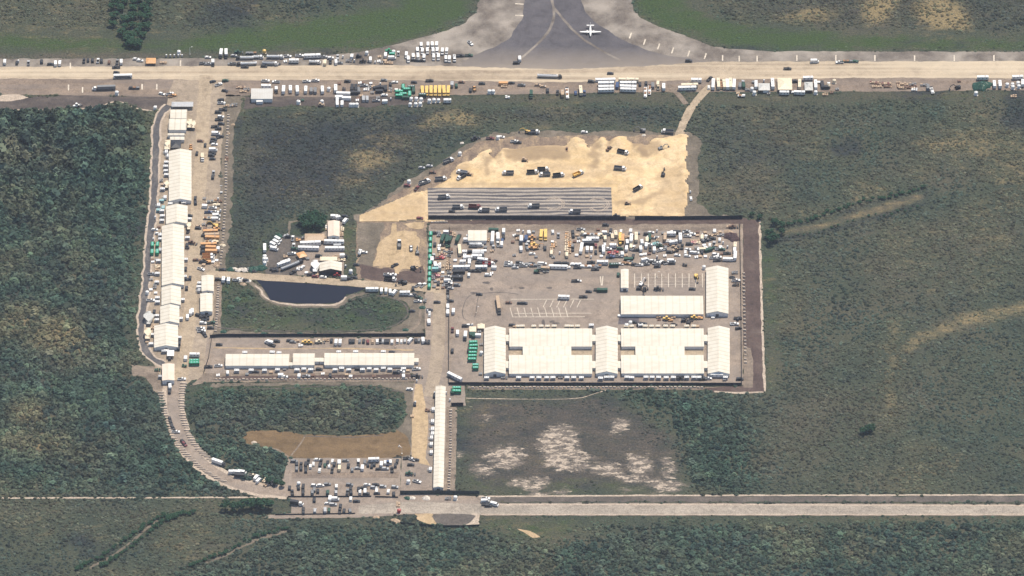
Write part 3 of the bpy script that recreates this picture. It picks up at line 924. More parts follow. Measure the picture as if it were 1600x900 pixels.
def sample(field, x, y):
    i = np.clip(((y + 430) / STEP).round().astype(int), 0, field.shape[0] - 1)
    j = np.clip(((x + 480) / STEP).round().astype(int), 0, field.shape[1] - 1)
    return field[i, j]


def blocked(x, y):
    i = np.clip((y + 430).round().astype(int), 0, nov.shape[0] - 1)
    j = np.clip((x + 480).round().astype(int), 0, nov.shape[1] - 1)
    return nov[i, j]


def leaf_clump(name, n_, rx, hz, size, seed):
    """small leaf-sized faces spread through a bush"""
    r = np.random.default_rng(seed)
    vs, fs = [], []
    for k in range(n_):
        a = r.random() * 2 * math.pi
        u = r.random() ** .6
        zf = r.random()
        rad = rx * u * (1 - .55 * zf ** 2)
        c_ = Vector((rad * math.cos(a), rad * math.sin(a), hz * (.12 + .88 * zf * (1 - .35 * u))))
        nrm = (Vector((math.cos(a) * u, math.sin(a) * u, .55 + zf)) + Vector(r.normal(size=3)) * .55).normalized()
        q = nrm.to_track_quat('Z', 'Y')
        s_ = size * (.6 + .8 * r.random())
        o_ = len(vs)
        for dx, dy in ((-.5, -.4), (.5, -.5), (.6, .4), (-.4, .55)):
            vs.append(c_ + q @ Vector((dx * s_, dy * s_, 0)))
        fs.append((o_, o_ + 1, o_ + 2, o_ + 3))
    me_ = bpy.data.meshes.new(name)
    me_.from_pydata(vs, [], fs)
    return me_


m, n, l, b = new_mat('foliage')
ta = attr('tint', 'INSTANCER')
tg = attr('tint')
l.new(ta.outputs['Color'], b.inputs['Base Color'])
b.inputs['Roughness'].default_value = .85
b.inputs['Specular IOR Level'].default_value = .12
MATS['foliage'] = m
protos = bpy.data.collections.new('bush_shapes')
for k in range(6):
    me_ = leaf_clump('bush_shape', 34, 1.25, 1.5, .78, 100 + k)
    me_.materials.append(m)
    protos.objects.link(bpy.data.objects.new('bush_shape', me_))
ng = bpy.data.node_groups.new('bush_cover', 'GeometryNodeTree')
ng.interface.new_socket('Geometry', in_out='INPUT', socket_type='NodeSocketGeometry')
ng.interface.new_socket('Geometry', in_out='OUTPUT', socket_type='NodeSocketGeometry')
gi, go = ng.nodes.new('NodeGroupInput'), ng.nodes.new('NodeGroupOutput')
ci = ng.nodes.new('GeometryNodeCollectionInfo')
ci.inputs['Collection'].default_value = protos
ci.inputs['Separate Children'].default_value = True
ci.inputs['Reset Children'].default_value = True
ip = ng.nodes.new('GeometryNodeInstanceOnPoints')
ip.inputs['Pick Instance'].default_value = True


def named(nm, ty):
    a_ = ng.nodes.new('GeometryNodeInputNamedAttribute')
    a_.data_type = ty
    a_.inputs['Name'].default_value = nm
    return a_.outputs[0]


ng.links.new(gi.outputs[0], ip.inputs['Points'])
ng.links.new(ci.outputs[0], ip.inputs['Instance'])
ng.links.new(named('idx', 'INT'), ip.inputs['Instance Index'])
ng.links.new(named('rot', 'FLOAT_VECTOR'), ip.inputs['Rotation'])
ng.links.new(named('scl', 'FLOAT_VECTOR'), ip.inputs['Scale'])
ng.links.new(ip.outputs[0], go.inputs[0])


def cover(name, label, cat, x, y, s, hs, tint):
    k = len(x)
    me_ = bpy.data.meshes.new(name)
    me_.vertices.add(k)
    me_.vertices.foreach_set('co', np.stack([x, y, np.zeros(k)], -1).astype(np.float32).ravel())
    a_ = me_.attributes.new('idx', 'INT', 'POINT')
    a_.data.foreach_set('value', rng.integers(0, 6, k).astype(np.int32))
    a_ = me_.attributes.new('rot', 'FLOAT_VECTOR', 'POINT')
    a_.data.foreach_set('vector', np.stack([np.zeros(k), np.zeros(k), rng.random(k) * 6.283], -1).astype(np.float32).ravel())
    a_ = me_.attributes.new('scl', 'FLOAT_VECTOR', 'POINT')
    a_.data.foreach_set('vector', np.stack([s, s * (.8 + .4 * rng.random(k)), hs], -1).astype(np.float32).ravel())
    a_ = me_.attributes.new('tint', 'FLOAT_COLOR', 'POINT')
    a_.data.foreach_set('color', np.concatenate([tint, np.ones((k, 1))], -1).astype(np.float32).ravel())
    o = link(name, me_)
    md = o.modifiers.new('bush_cover', 'NODES')
    md.node_group = ng
    tag(o, label, cat, None, 'stuff')
    return o


pit = 2.05
bx = np.arange(-470, 470, pit)
by = np.arange(-400, 460, pit * 1.1)
BX, BY = np.meshgrid(bx, by)
BX = (BX + rng.uniform(-1, 1, BX.shape) * pit * .6).ravel()
BY = (BY + rng.uniform(-1, 1, BY.shape) * pit * .6).ravel()
keep = ~blocked(BX, BY)
BX, BY = BX[keep], BY[keep]
fv = {k: sample(F[k], BX, BY) for k in F}
lush = region([(-60, 165), (200, 160), (232, 180), (238, 250), (235, 330), (222, 420), (210, 520), (216, 600), (250, 640), (300, 720), (400, 768), (-60, 776)], 10, 10)
lush = np.maximum(lush, region([(960, 612), (1100, 614), (1180, 630), (1180, 770), (1062, 770), (1060, 690), (940, 640)], 10, 14, .9))
lush = np.maximum(lush, region([(760, 816), (870, 850), (1000, 812), (1660, 815), (1660, 960), (-60, 960), (300, 900), (440, 830), (600, 822)], 8, 8, .75))
lush = np.maximum(lush, region([(292, 606), (640, 600), (640, 672), (560, 680), (400, 670), (372, 690), (440, 700), (452, 720), (440, 764), (370, 748), (310, 700), (290, 650)], 5, 6, .8))
lush = np.maximum(lush, region([(346, 444), (400, 450), (420, 480), (600, 470), (648, 480), (640, 516), (350, 518)], 5, 5, .7))
lushv = sample(lush, BX, BY)
woody = sample(region([(-60, 168), (205, 164), (222, 190), (215, 260), (150, 330), (-60, 350)], 14, 14), BX, BY)
n1 = vnoise((BX, BY), 16, 201, 4)
n2 = vnoise((BX, BY), 60, 221, 3)
rnd = rng.random(len(BX))
dens = .61 + .25 * lushv - .55 * fv['bare'] - .9 * np.clip(fv['sandy'] * 1.6, 0, 1) - .15 * fv['dry'] + (n1 - .5) * .9
keep = rnd < dens
BX, BY, lushv, woody, n1, n2 = (a[keep] for a in (BX, BY, lushv, woody, n1, n2))
fv = {k: v[keep] for k, v in fv.items()}
k = len(BX)
T = np.tile(np.array([.067, .086, .065]), (k, 1))


def tmix(T, col, f):
    f = np.clip(f, 0, 1)[:, None]
    return T * (1 - f) + np.array(col) * f


T = tmix(T, (.108, .100, .066), np.clip((n2 - .46) * 4, 0, 1) * .75)
T = tmix(T, (.050, .082, .058), lushv * .9)
T = tmix(T, (.036, .042, .044), fv['dark'] * (1.1 - .8 * lushv))
T = tmix(T, (.100, .082, .066), fv['soil'] * .7)
T = tmix(T, (.20, .16, .088), fv['dry'] * .95)
T = tmix(T, (.060, .105, .042), fv['green'] * .6)
n3 = vnoise((BX, BY), 9, 261, 3)
T = tmix(T, (.085, .112, .065), np.clip((n3 - .57) * 5, 0, 1) * lushv * .6)
T = tmix(T, (.030, .050, .046), np.clip((.43 - n1) * 5, 0, 1) * (.25 + .6 * lushv))
T *= (.58 + .74 * rng.random(k))[:, None] * (.56 + .88 * n3)[:, None] * (1 + .22 * lushv)[:, None]
T *= np.array([.92, 1.0, 1.0])
T[:, 0] *= .9 + .2 * rng.random(k)
s = (.62 + .75 * rng.random(k) ** 2.2) * (1 + .40 * lushv + .55 * woody) * (1 - .35 * fv['bare'])
hs = s * (.55 + .45 * lushv + .55 * woody + .2 * rng.random(k)) * (1 - .3 * fv['bare'])
big = (rng.random(k) < .08 * lushv)
s = np.where(big, s * 1.75, s)
hs = np.where(big, hs * 1.5, hs)
T[big] *= rng.uniform(.7, 1.35, (int(big.sum()), 1))
left = (BX < G(340, 450).x)
south = BY < G(800, 790).y
north = BY > G(800, 115).y
isl = (~left) & (BX < G(668, 500).x) & (~south) & (~north) & (BY < G(500, 434).y)
midf = (~left) & (~south) & (~north) & (~isl) & (BX < G(1075, 300).x) & (BY > G(800, 345).y)
lowf = (~left) & (~south) & (~north) & (~isl) & (~midf) & (BX < G(1062, 690).x)
right = (~left) & (~south) & (~north) & (~isl) & (~midf) & (~lowf)
for sel, nm, lb in ((left & ~south & ~north, 'marsh_scrub', 'dense dark green scrub and straw patches left of the perimeter road'),
                    (south, 'marsh_scrub', 'grey green bushy scrub below the southern road'),
                    (north, 'marsh_grass', 'rough dark grass and scrub above the runway'),
                    (isl, 'marsh_scrub', 'dark scrub on the two islands below the pond road'),
                    (midf, 'marsh_grass', 'dark damp marsh between the runway and the sand fill'),
                    (lowf, 'marsh_grass', 'sparse scrub on the brown field with pale marl patches'),
                    (right, 'marsh_scrub', 'wide grey green marsh scrub right of the fenced yard')):
    cover(nm, lb, 'scrub', BX[sel], BY[sel], s[sel], hs[sel], T[sel])
print('bushes', k)

# ------------------------------------------------------------------ trees one can tell apart
m, n, l, b = new_mat('tree_leaf')
f = noise_node(n, l, .8, 4, .7)
c = ramp(n, l, f, [(.3, (.016, .046, .028)), (.5, (.026, .066, .036)), (.72, (.05, .10, .05))])
l.new(c, b.inputs['Base Color'])
b.inputs['Roughness'].default_value = .85
b.inputs['Specular IOR Level'].default_value = .12
MATS['tree_leaf'] = m
TREES = []
for k in range(4):
    r = random.Random(50 + k)
    tr = MB().tube((0, 0, 0), (.2, .1, 3.2), .38, 'bark', 7, .22)
    for j in range(5):
        a = j * 1.26 + r.random()
        tr.tube((.2, .1, 2.2 + .25 * j), (2.3 * math.cos(a), 2.3 * math.sin(a), 3.8 + r.random()), .16, 'bark', 5, .05)
    cr_v, cr_f = [], []
    for j in range(13):
        a, rr_ = r.random() * 6.283, 2.7 * r.random() ** .6
        c_ = Vector((rr_ * math.cos(a), rr_ * math.sin(a), 3.0 + 2.2 * r.random()))
        me_ = leaf_clump('c', 34, 1.5, 1.7, .75, 1000 + k * 50 + j)
        o_ = len(cr_v)
        cr_v += [v.co + c_ for v in me_.vertices]
        cr_f += [tuple(o_ + q for q in p.vertices) for p in me_.polygons]
        bpy.data.meshes.remove(me_)
    cm = bpy.data.meshes.new('crown')
    cm.from_pydata(cr_v, [], cr_f)
    cm.materials.append(MATS['tree_leaf'])
    TREES.append((tr.mesh('trunk'), cm))


def tree(px, py, sc_, hz=1.0):
    t = empty('broadleaf_tree', G(px, py), random.random() * 6.28)
    t.scale = (sc_, sc_, sc_ * hz)
    a, c_ = random.choice(TREES)
    link('trunk', a, t)
    link('crown', c_, t)
    return t


PEND = []      # (object, look words, kind words, place words, x, y, group) : labels are worked out at the end
for i, (x, y, s_) in enumerate([(472, 350, 1.1), (482, 347, 1.35), (493, 345, 1.3), (503, 349, 1.15), (478, 358, 1.2), (490, 356, 1.4), (501, 358, 1.15)]):
    PEND.append((tag(tree(x, y, s_), None, 'tree', 'trees above the contractor camp'), 'dark green', 'tree', 'in the clump above the contractor camp', x, y))
for i in range(40):
    v = (i // 5) / 7
    wd = 27 * (1 - .62 * max(0, v - .7) / .3)
    x, y = 207 + ((i % 5) / 2 - 1) * wd + random.uniform(-4, 4), -22 + v * 92 + random.uniform(-5, 5)
    PEND.append((tag(tree(x, y, random.uniform(1.0, 1.35), .75), None, 'tree', 'trees in the block above the runway'), 'dark green', 'tree', 'in the block above the runway', x, y))
for x, y, s_ in [(352, 796, 1.1), (366, 798, 1.15), (380, 797, 1.3), (394, 796, 1.35), (408, 795, 1.4), (419, 794, 1.3), (402, 789, 1.1)]:
    PEND.append((tag(tree(x, y, s_), None, 'tree', 'trees beside the car park'), 'dark green', 'tree', 'in the row left of the car park', x, y))
for x, y, s_ in [(1202, 371, 1.1), (1206, 380, 1.2), (1212, 376, 1.0), (1222, 366, .8), (1210, 351, .9), (1220, 356, .9), (1187, 343, .7), (1175, 338, .7)]:
    PEND.append((tag(tree(x, y, s_), None, 'tree', 'trees at the yard corner'), 'dark green', 'tree', 'by the upper right yard corner', x, y))
for i in range(58):
    u = i / 57
    lo = i % 3 == 2
    x, y = 1226 + u * 214 + random.uniform(-3, 3), (372 if lo else 351) - u * (50 if lo else 58) + 3 * math.sin(u * 9) + random.uniform(-2.5, 2.5)
    where = 'along the %s edge of the brown spur' % ('lower' if lo else 'upper')
    PEND.append((tag(tree(x, y, random.uniform(.32, .62) * (.7 if lo else 1), .65), None, 'tree', 'low trees ' + where), 'small dark', 'tree', where, x, y))
for q, side in zip(TRACKS, ('left marsh track', 'right marsh track', 'marsh track near the car park')):
    q = smooth(q, 3, False)
    for i in range(0, len(q) - 1):
        x, y = q[i][0] + random.uniform(-3, 3), q[i][1] + random.uniform(-2, 2)
        PEND.append((tag(tree(x, y, random.uniform(.36, .62), .7), None, 'tree', 'low trees along the ' + side), 'small dark', 'tree', 'along the ' + side, x, y))
for x, y, s_ in [(440, 760, .8), (430, 757, .8), (420, 755, .8), (1355, 676, .9), (1362, 675, 1.0), (1348, 678, .8)]:
    where = 'beside the car park entrance' if x < 600 else 'alone in the marsh at the right'
    PEND.append((tag(tree(x, y, s_), None, 'tree', 'trees ' + where), 'dark green', 'tree', where, x, y))

# ================================================================== TENTS AND BUILDINGS
def gable_mesh_roof(L, W, he, hr, mat, over=.12, th=.16):
    """two slopes as one folded sheet with a thickness, ridge along X"""
    hl, hw = L / 2 + over, W / 2 + over
    P = [(-hw, he), (0, hr), (hw, he), (hw, he + th), (0, hr + th), (-hw, he + th)]
    b_ = MB()
    vs = [(-hl, y, z) for y, z in P] + [(hl, y, z) for y, z in P]
    k = 6
    fs = [(0, 1, 4, 5), (1, 2, 3, 4), (11, 10, 7, 6), (10, 9, 8, 7)] + [(i, (i + 1) % k, (i + 1) % k + k, i + k) for i in range(k)]
    b_.add(vs, fs, mat)
    return b_


def gable_tent(name, label, cat, group, px4, he, rise, along, roof='tent_roof', wall='tent_wall', door=True, floor_z=.16, ends=2):
    """px4 = x0, y0, x1, y1 of the eaves in the photograph; along = 'x' or 'y' (direction of the ridge)"""
    x0, y0, x1, y1 = px4
    A, B, C_, D = G(x0, y0, he), G(x1, y0, he), G(x1, y1, he), G(x0, y1, he)
    ctr = (A + B + C_ + D) / 4
    if along == 'x':
        d = ((B - A) + (C_ - D)) / 2
        wv_ = ((A - D) + (B - C_)) / 2
    else:
        d = ((A - D) + (B - C_)) / 2
        wv_ = ((B - A) + (C_ - D)) / 2
    return gable_obj(name, label, cat, group, ctr.x, ctr.y, d.length, wv_.length, math.atan2(d.y, d.x), he, rise, roof, wall, door, floor_z)


def gable_obj(name, label, cat, group, cx, cy, L, W, ang, he, rise, roof='tent_roof', wall='tent_wall', door=True, floor_z=.16):
    t = empty(name, (cx, cy, floor_z), ang)
    tag(t, label, cat, group)
    he -= floor_z
    hr = he + rise
    link('roof', gable_mesh_roof(L, W, he, hr, roof).mesh('roof'), t)
    hl, hw = L / 2 - .15, W / 2 - .15
    wl = MB()
    pent = [(-hw, 0), (hw, 0), (hw, he - .05), (0, hr - .05), (-hw, he - .05)]
    for sx_ in (-1, 1):
        vs = [(sx_ * hl, y, z) for y, z in pent] + [(sx_ * (hl - .1), y, z) for y, z in pent]
        wl.add(vs, [(0, 1, 2, 3, 4), (9, 8, 7, 6, 5)] + [(i, (i + 1) % 5, (i + 1) % 5 + 5, i + 5) for i in range(5)], wall)
    for sy_ in (-1, 1):
        wl.box(0, sy_ * (hw - .05), (he - .05) / 2, 2 * hl - .22, .1, he - .05, wall)
    link('wall', wl.mesh('wall'), t)
    if door:
        for sx_ in (-1, 1):
            dm = MB().box(0, 0, 1.25, .08, 2.4, 2.5, 'steel').mesh('door')
            link('door', dm, t, (sx_ * (hl + .06), 0, 0))
    return t


def flat_roof(name, label, cat, group, px4, he, mat, ang_deg=0, floor_z=.16, legs=True):
    """open canopy: a thin hipped top on posts"""
    x0, y0, x1, y1 = px4
    A, B, C_ = G(x0, y0, he), G(x1, y0, he), G(x1, y1, he)
    ctr = (A + C_) / 2
    L, W = (B - A).length, (B - C_).length
    t = empty(name, (ctr.x, ctr.y, floor_z), R(ang_deg))
    tag(t, label, cat, group)
    he -= floor_z
    b_ = MB()
    b_.frus(-L / 2, L / 2, W / 2, he, -L / 2 + W * .35, L / 2 - W * .35, W * .08, he + .12 * W, mat)
    b_.box(0, 0, he - .12, L, W, .24, mat)
    link('canopy_top', b_.mesh('canopy_top'), t)
    if legs:
        pm = MB().tube((0, 0, 0), (0, 0, he - .2), .09, 'steel', 6).mesh('post')
        for sx_ in (-1, 1):
            for sy_ in (-1, 1):
                link('post', pm, t, (sx_ * (L / 2 - .3), sy_ * (W / 2 - .3), 0))
    return t


zz = Z(160, 150, 5)
HE = 3.0
# west row of tents, top to bottom
W_G = 'white tents in the west row'
for lab, q in [('long white tent with many seams, uppermost of the big west row tents', (264, 236, 299, 314)),
               ('short white west row tent directly below the longest upper tent', (259.5, 322, 293, 350)),
               ('longest white tent of the west row, beside the green generators', (253, 353, 287.5, 446)),
               ('short white west row tent beside the small white twin sheds', (252.5, 449, 282.5, 477)),
               ('short white west row tent, second from the bottom', (250.5, 479, 280, 505.5)),
               ('wide white tent at the bottom end of the west row', (241, 509, 278, 543))]:
    gable_tent('marquee_tent', lab, 'tent', W_G, q, HE, 2.3, 'y')
for lab, q in [('small cream tent nearest the runway in the west row', (266, 171.5, 292, 185)), ('small cream tent second from the runway in the west row', (264, 186, 291.5, 203))]:
    gable_tent('marquee_tent', lab, 'tent', W_G, q, 3.2, 1.6, 'x')
for lab, q in [('narrow cream trailer tent below the small cream tents', (262, 208.5, 288.5, 211.5)), ('narrow white trailer tent above the long seamed tent', (266, 214, 288, 218.5))]:
    gable_tent('shelter', lab, 'shelter', 'narrow shelters in the west row', q, 3.0, .5, 'x')
flat_roof('open_canopy', 'grey flat canopy at the runway end of the west row', 'canopy', None, (268, 159, 302, 166.5), 3.4, 'paint_silver')
flat_roof('open_canopy', 'large cream canopy beside the small cream tents', 'canopy', 'cream canopies by the west road', (293, 186, 299.5, 199), 3.0, 'paint_cream')
flat_roof('open_canopy', 'little cream canopy on the west road edge', 'canopy', 'cream canopies by the west road', (300, 188.5, 305, 199.5), 3.0, 'paint_cream')
flat_roof('open_canopy', 'black shade canopy above the long seamed tent', 'canopy', None, (267, 219.5, 283, 231), 2.6, 'paint_black')
flat_roof('open_canopy', 'tall cream canopy against the right side of the west row tents', 'canopy', None, (292.5, 347, 298, 358), 3.0, 'paint_cream')
flat_roof('open_canopy', 'cream canopy left of the bottom west row tent', 'canopy', None, (227, 512, 235, 529), 3.0, 'paint_cream')
flat_roof('open_canopy', 'narrow pale canopy beside the perimeter road bend', 'canopy', None, (229.5, 486, 235.5, 506), 2.8, 'paint_pale grey')
flat_roof('open_canopy', 'cream canopy at the upper left corner of the long seamed tent', 'canopy', None, (257, 219, 266, 233), 3.0, 'paint_cream')
flat_roof('open_canopy', 'cream canopy beside the lower half of the long seamed tent', 'canopy', None, (258, 282, 263, 293), 2.6, 'paint_cream')
flat_roof('open_canopy', 'white porch canopy at the foot of the west row', 'canopy', None, (261, 547, 272, 556), 3.0, 'paint_white')
gable_tent('site_building', 'white ridged shed, upper of the pair right of the west road', 'shed', 'white sheds right of the west road', (315, 431, 334, 455), 3.4, .8, 'y', 'tent_roof_wide')
gable_tent('site_building', 'white ridged shed, lower of the pair right of the west road', 'shed', 'white sheds right of the west road', (313, 459, 332, 487), 3.4, .8, 'y', 'tent_roof_wide')
gable_tent('gate_building', 'cream roofed gate building at the head of the curved road', 'gate building', None, (253.5, 569, 272.5, 594.5), 4.0, .7, 'y', 'tan_roof')

# middle row
M_G = 'white tents in the middle row'
zz = Z(320, 480, 4.4444)
for lab, q in [('left long white tent of the middle row', (352.6, 553.5, 451.8, 571.5)), ('short white tent in the middle of the middle row', (457.8, 552.5, 491.6, 570.5)),
               ('right and longest white tent of the middle row', (507, 552, 647, 570.5))]:
    gable_tent('marquee_tent', lab, 'tent', M_G, q, HE, 1.9, 'x', 'tent_roof_wide')

# main compound
C_G = 'white tents of the main compound'
for lab, q in [('tall white cross tent at the left end of the main compound', (756.6, 513, 790, 584)), ('white cross tent in the middle of the main compound', (931, 513, 965, 584)),
               ('white cross tent at the right end of the main compound', (1106, 513, 1140, 584)), ('separate white tent at the right above the main compound', (1103.6, 419, 1138, 490))]:
    gable_tent('marquee_tent', lab, 'tent', C_G, q, 3.3, 2.4, 'y')
for lab, q in [('upper left dormitory tent of the main compound', (796, 513.5, 925, 541.5)), ('lower left dormitory tent of the main compound', (795.5, 555, 925, 584)),
               ('upper right dormitory tent of the main compound', (970.7, 513.5, 1099.5, 541.5)), ('lower right dormitory tent of the main compound', (970.7, 555, 1099.5, 583.5)),
               ('separate dormitory tent below the painted court bays', (970.2, 462.5, 1098.6, 491))]:
    gable_tent('dormitory_tent', lab, 'tent', C_G, q, 3.1, 2.2, 'x', 'tent_roof_wide')
for lab, q in [('white link tent between the two left dormitory tents', (817, 541, 892.5, 555.6)), ('white link tent between the two right dormitory tents', (993, 541, 1069.5, 555.6))]:
    gable_tent('link_tent', lab, 'tent', 'link tents', q, 3.3, .3, 'x', 'tent_roof_wide', door=False)
gable_tent('site_building', 'narrow white shed left of the painted court bays', 'shed', None, (970.2, 421, 982, 450), 3.4, .5, 'y', 'tent_roof_wide')
i = 0
for x0, x1, side in [(790.8, 795.3, 'left tent and left dormitories'), (925.6, 930.4, 'left dormitories and centre tent'), (965.6, 970.1, 'centre tent and right dormitories'), (1100.2, 1105.3, 'right dormitories and right tent')]:
    for y0, y1, ud in [(523.5, 533, 'upper'), (564.5, 575, 'lower')]:
        gable_tent('walkway_link', '%s white covered link between %s' % (ud, side), 'walkway', 'covered links', (x0, y0, x1, y1), 2.8, .5, 'x', 'tent_roof_wide', door=False)
for x0, x1 in [(491.9, 498.5), (499.2, 506.6)]:
    gable_tent('walkway_link', '%s white covered link right of the short middle tent' % ('near' if x0 < 495 else 'far'), 'walkway', 'covered links', (x0, 559.5, x1, 565), 2.9, .4, 'x', 'tent_roof_wide', door=False)
gable_tent('walkway_link', 'low white covered link left of the short middle tent', 'walkway', 'covered links', (452, 566.5, 457.4, 571), 2.7, .4, 'x', 'tent_roof_wide', door=False)
gable_tent('entrance_porch', 'little white porch at the right end of the middle row', 'porch', None, (647.4, 560, 654, 565.5), 2.8, .4, 'x', 'tent_roof_wide')
# long narrow tent along the central road: slightly skewed, so by its own axis
a_, b_ = G(688.5, 604, 3.6), G(685, 762, 3.6)
gable_obj('marquee_tent', 'very long narrow white tent beside the sandy path', 'tent', None, (a_.x + b_.x) / 2, (a_.y + b_.y) / 2, (a_ - b_).length, 7.6, math.atan2((a_ - b_).y, (a_ - b_).x), 3.6, 1.0)
# sheds in the yard and contractor camp
gable_tent('site_building', 'white storage tent at the top left of the yard', 'shed', None, (731.5, 360, 760.5, 376), 3.6, .8, 'x', 'tent_roof_wide')
gable_tent('site_building', 'tan roofed long shed at the top of the contractor camp', 'shed', None, (512.5, 346, 530.5, 369.5), 3.8, 1.2, 'y', 'tan_roof')
gable_tent('site_building', 'cream gable hall with a dark open front in the contractor camp', 'hall', None, (499.5, 410.5, 534, 423.5), 4.4, 2.3, 'y', 'tent_roof', 'paint_black', door=False)
flat_roof('open_canopy', 'cream flat canopy behind the gable hall', 'canopy', None, (500, 401, 527, 407), 3.4, 'paint_cream')
flat_roof('open_canopy', 'tan flat canopy above the white camp trailers', 'canopy', None, (476, 365, 507, 376), 3.2, 'paint_tan')
flat_roof('open_canopy', 'orange pavilion turned askew in the contractor camp', 'canopy', None, (464.5, 393.5, 478, 402), 3.0, 'paint_orange', 25)
flat_roof('open_canopy', 'narrow white canopy left of the gable hall', 'canopy', None, (489, 406, 496, 424), 3.0, 'paint_white')
gable_tent('site_building', 'pale grey shed with ribbed roof below the runway', 'shed', None, (392.5, 138.5, 426, 154.5), 3.8, .7, 'x', 'metal_roof')
flat_roof('open_canopy', 'large cream canopy among the trailers below the runway', 'canopy', None, (1215, 122, 1237.5, 140), 3.2, 'paint_cream')
flat_roof('open_canopy', 'pale grey flat canopy left of the large cream canopy', 'canopy', None, (1185, 130, 1203, 141), 3.0, 'paint_pale grey')
flat_roof('open_canopy', 'small grey canopy right of the large cream canopy', 'canopy', None, (1257, 128, 1270, 141), 2.8, 'paint_pale grey')
flat_roof('open_canopy', 'orange canopy on the upper runway edge at the left', 'canopy', None, (228, 90.5, 243.5, 99), 2.6, 'paint_orange')
flat_roof('open_canopy', 'cream canopy above the green generator block', 'canopy', None, (733, 510, 744, 518), 2.8, 'paint_cream')
flat_roof('open_canopy', 'cream canopy at the corner of the left cross tent', 'canopy', None, (746, 506, 757.5, 513), 2.8, 'paint_cream')

# ================================================================== FENCES, each a thing with its screen and posts
def fence(label, px, hgt=2.8, mat='screen', z=.16, every=3.2, th=.07):
    pts = [G(x, y) for x, y in px]
    t = empty('screened_fence', (pts[0].x, pts[0].y, z))
    tag(t, label, 'fence', 'dark screened fences')
    pm = MB().tube((0, 0, 0), (0, 0, hgt + .35), .06, 'steel', 6).mesh('post')
    sc = MB()
    tot = sum((pts[i + 1] - pts[i]).length for i in range(len(pts) - 1))
    every = max(every, tot / 95)
    for i in range(len(pts) - 1):
        a, b2 = pts[i] - pts[0], pts[i + 1] - pts[0]
        d = b2 - a
        ang = math.atan2(d.y, d.x)
        k = max(1, int(d.length / every))
        # panels sag and lean a little, so the screen is not one ruled line
        for j in range(k):
            p, q = a.lerp(b2, j / k), a.lerp(b2, (j + 1) / k)
            c_ = (p + q) / 2
            hh = hgt * random.uniform(.93, 1.0)
            sc.box(c_.x, c_.y, hh / 2 + .05, (q - p).length - .1, th, hh, mat, ang + random.uniform(-.012, .012))
            link('post', pm, t, (p.x, p.y, 0))
    link('post', pm, t, tuple((pts[-1] - pts[0]).xy) + (0,))
    link('screen', sc.mesh('screen'), t)
    return t


fence('dark screened fence between the striped base and the yard', [(669, 342.5), (800, 343), (978, 343.5)], 3.6)
fence('dark screened fence below the right part of the sand', [(992, 343.5), (1080, 343), (1160, 342)], 3.4)
fence('dark screened fence along the bottom of the main compound', [(701, 601.5), (900, 602), (1159, 602.5)], 2.7, z=.17)
fence('thin dark fence down the left side of the yard', [(702.5, 355), (702, 470), (701, 600)], 2.6)
fence('thin dark fence down the right side of the yard', [(1156, 350), (1158, 470), (1159, 601)], 2.6)
fence('dark screened fence below the pond island', [(328, 528), (345, 526.5), (500, 526), (664, 525.5)], 3.0)
fence('dark green screened fence above the southern gate', [(625, 772.5), (690, 772), (749, 773)], 3.6, 'screen_green')
fence('low dark fence round the turning area by the scrub', [(626, 819), (650, 821.5), (690, 824), (725, 824), (749, 822.5)], 2.0, 'screen_green')
fence('short dark fence below the two green containers', [(705, 634), (724, 634)], 3.0)
fence('thin dark fence between middle tents and gate yard', [(331, 530), (326, 560), (318, 585)], 2.2)
fence('low dark fence across the car park', [(450, 777), (500, 777), (580, 776.5)], 1.2)
fence('low dark fence right of the car park gap', [(586, 777), (622, 778)], 1.2)
fence('low dark fence below the small car park', [(430, 805), (500, 804), (555, 803)], 1.0)

# ================================================================== rows of pale concrete fence feet and barriers
BLK = MB().frus(-.95, .95, .62, 0, -.75, .75, .38, .85, 'block_concrete').mesh('concrete_block')
LBK = MB().frus(-2.0, 2.0, .5, 0, -1.9, 1.9, .3, .7, 'block_concrete').mesh('concrete_barrier')


def block_row(where, px, n_, me_, nm, cat, kindword, rot=None, z=.2, size=None):
    pts = [G(x, y) for x, y in smooth(px, 2, False)]
    seg = [(pts[i + 1] - pts[i]).length for i in range(len(pts) - 1)]
    tot = sum(seg)
    for i in range(n_):
        d = tot * (i + .5) / n_
        j = 0
        while j < len(seg) - 1 and d > seg[j]:
            d -= seg[j]
            j += 1
        p = pts[j].lerp(pts[j + 1], d / seg[j])
        o = link(nm, me_, None, (p.x + random.uniform(-.2, .2), p.y + random.uniform(-.3, .3), z),
                 (rot if rot is not None else math.atan2((pts[j + 1] - pts[j]).y, (pts[j + 1] - pts[j]).x)) + random.uniform(-.12, .12))
        s_ = random.uniform(.95, 1.4)
        o.scale = (s_, s_, s_)
        tag(o, 'pale concrete %s in the row %s' % (kindword, where), cat, kindword + 's in the row ' + where)


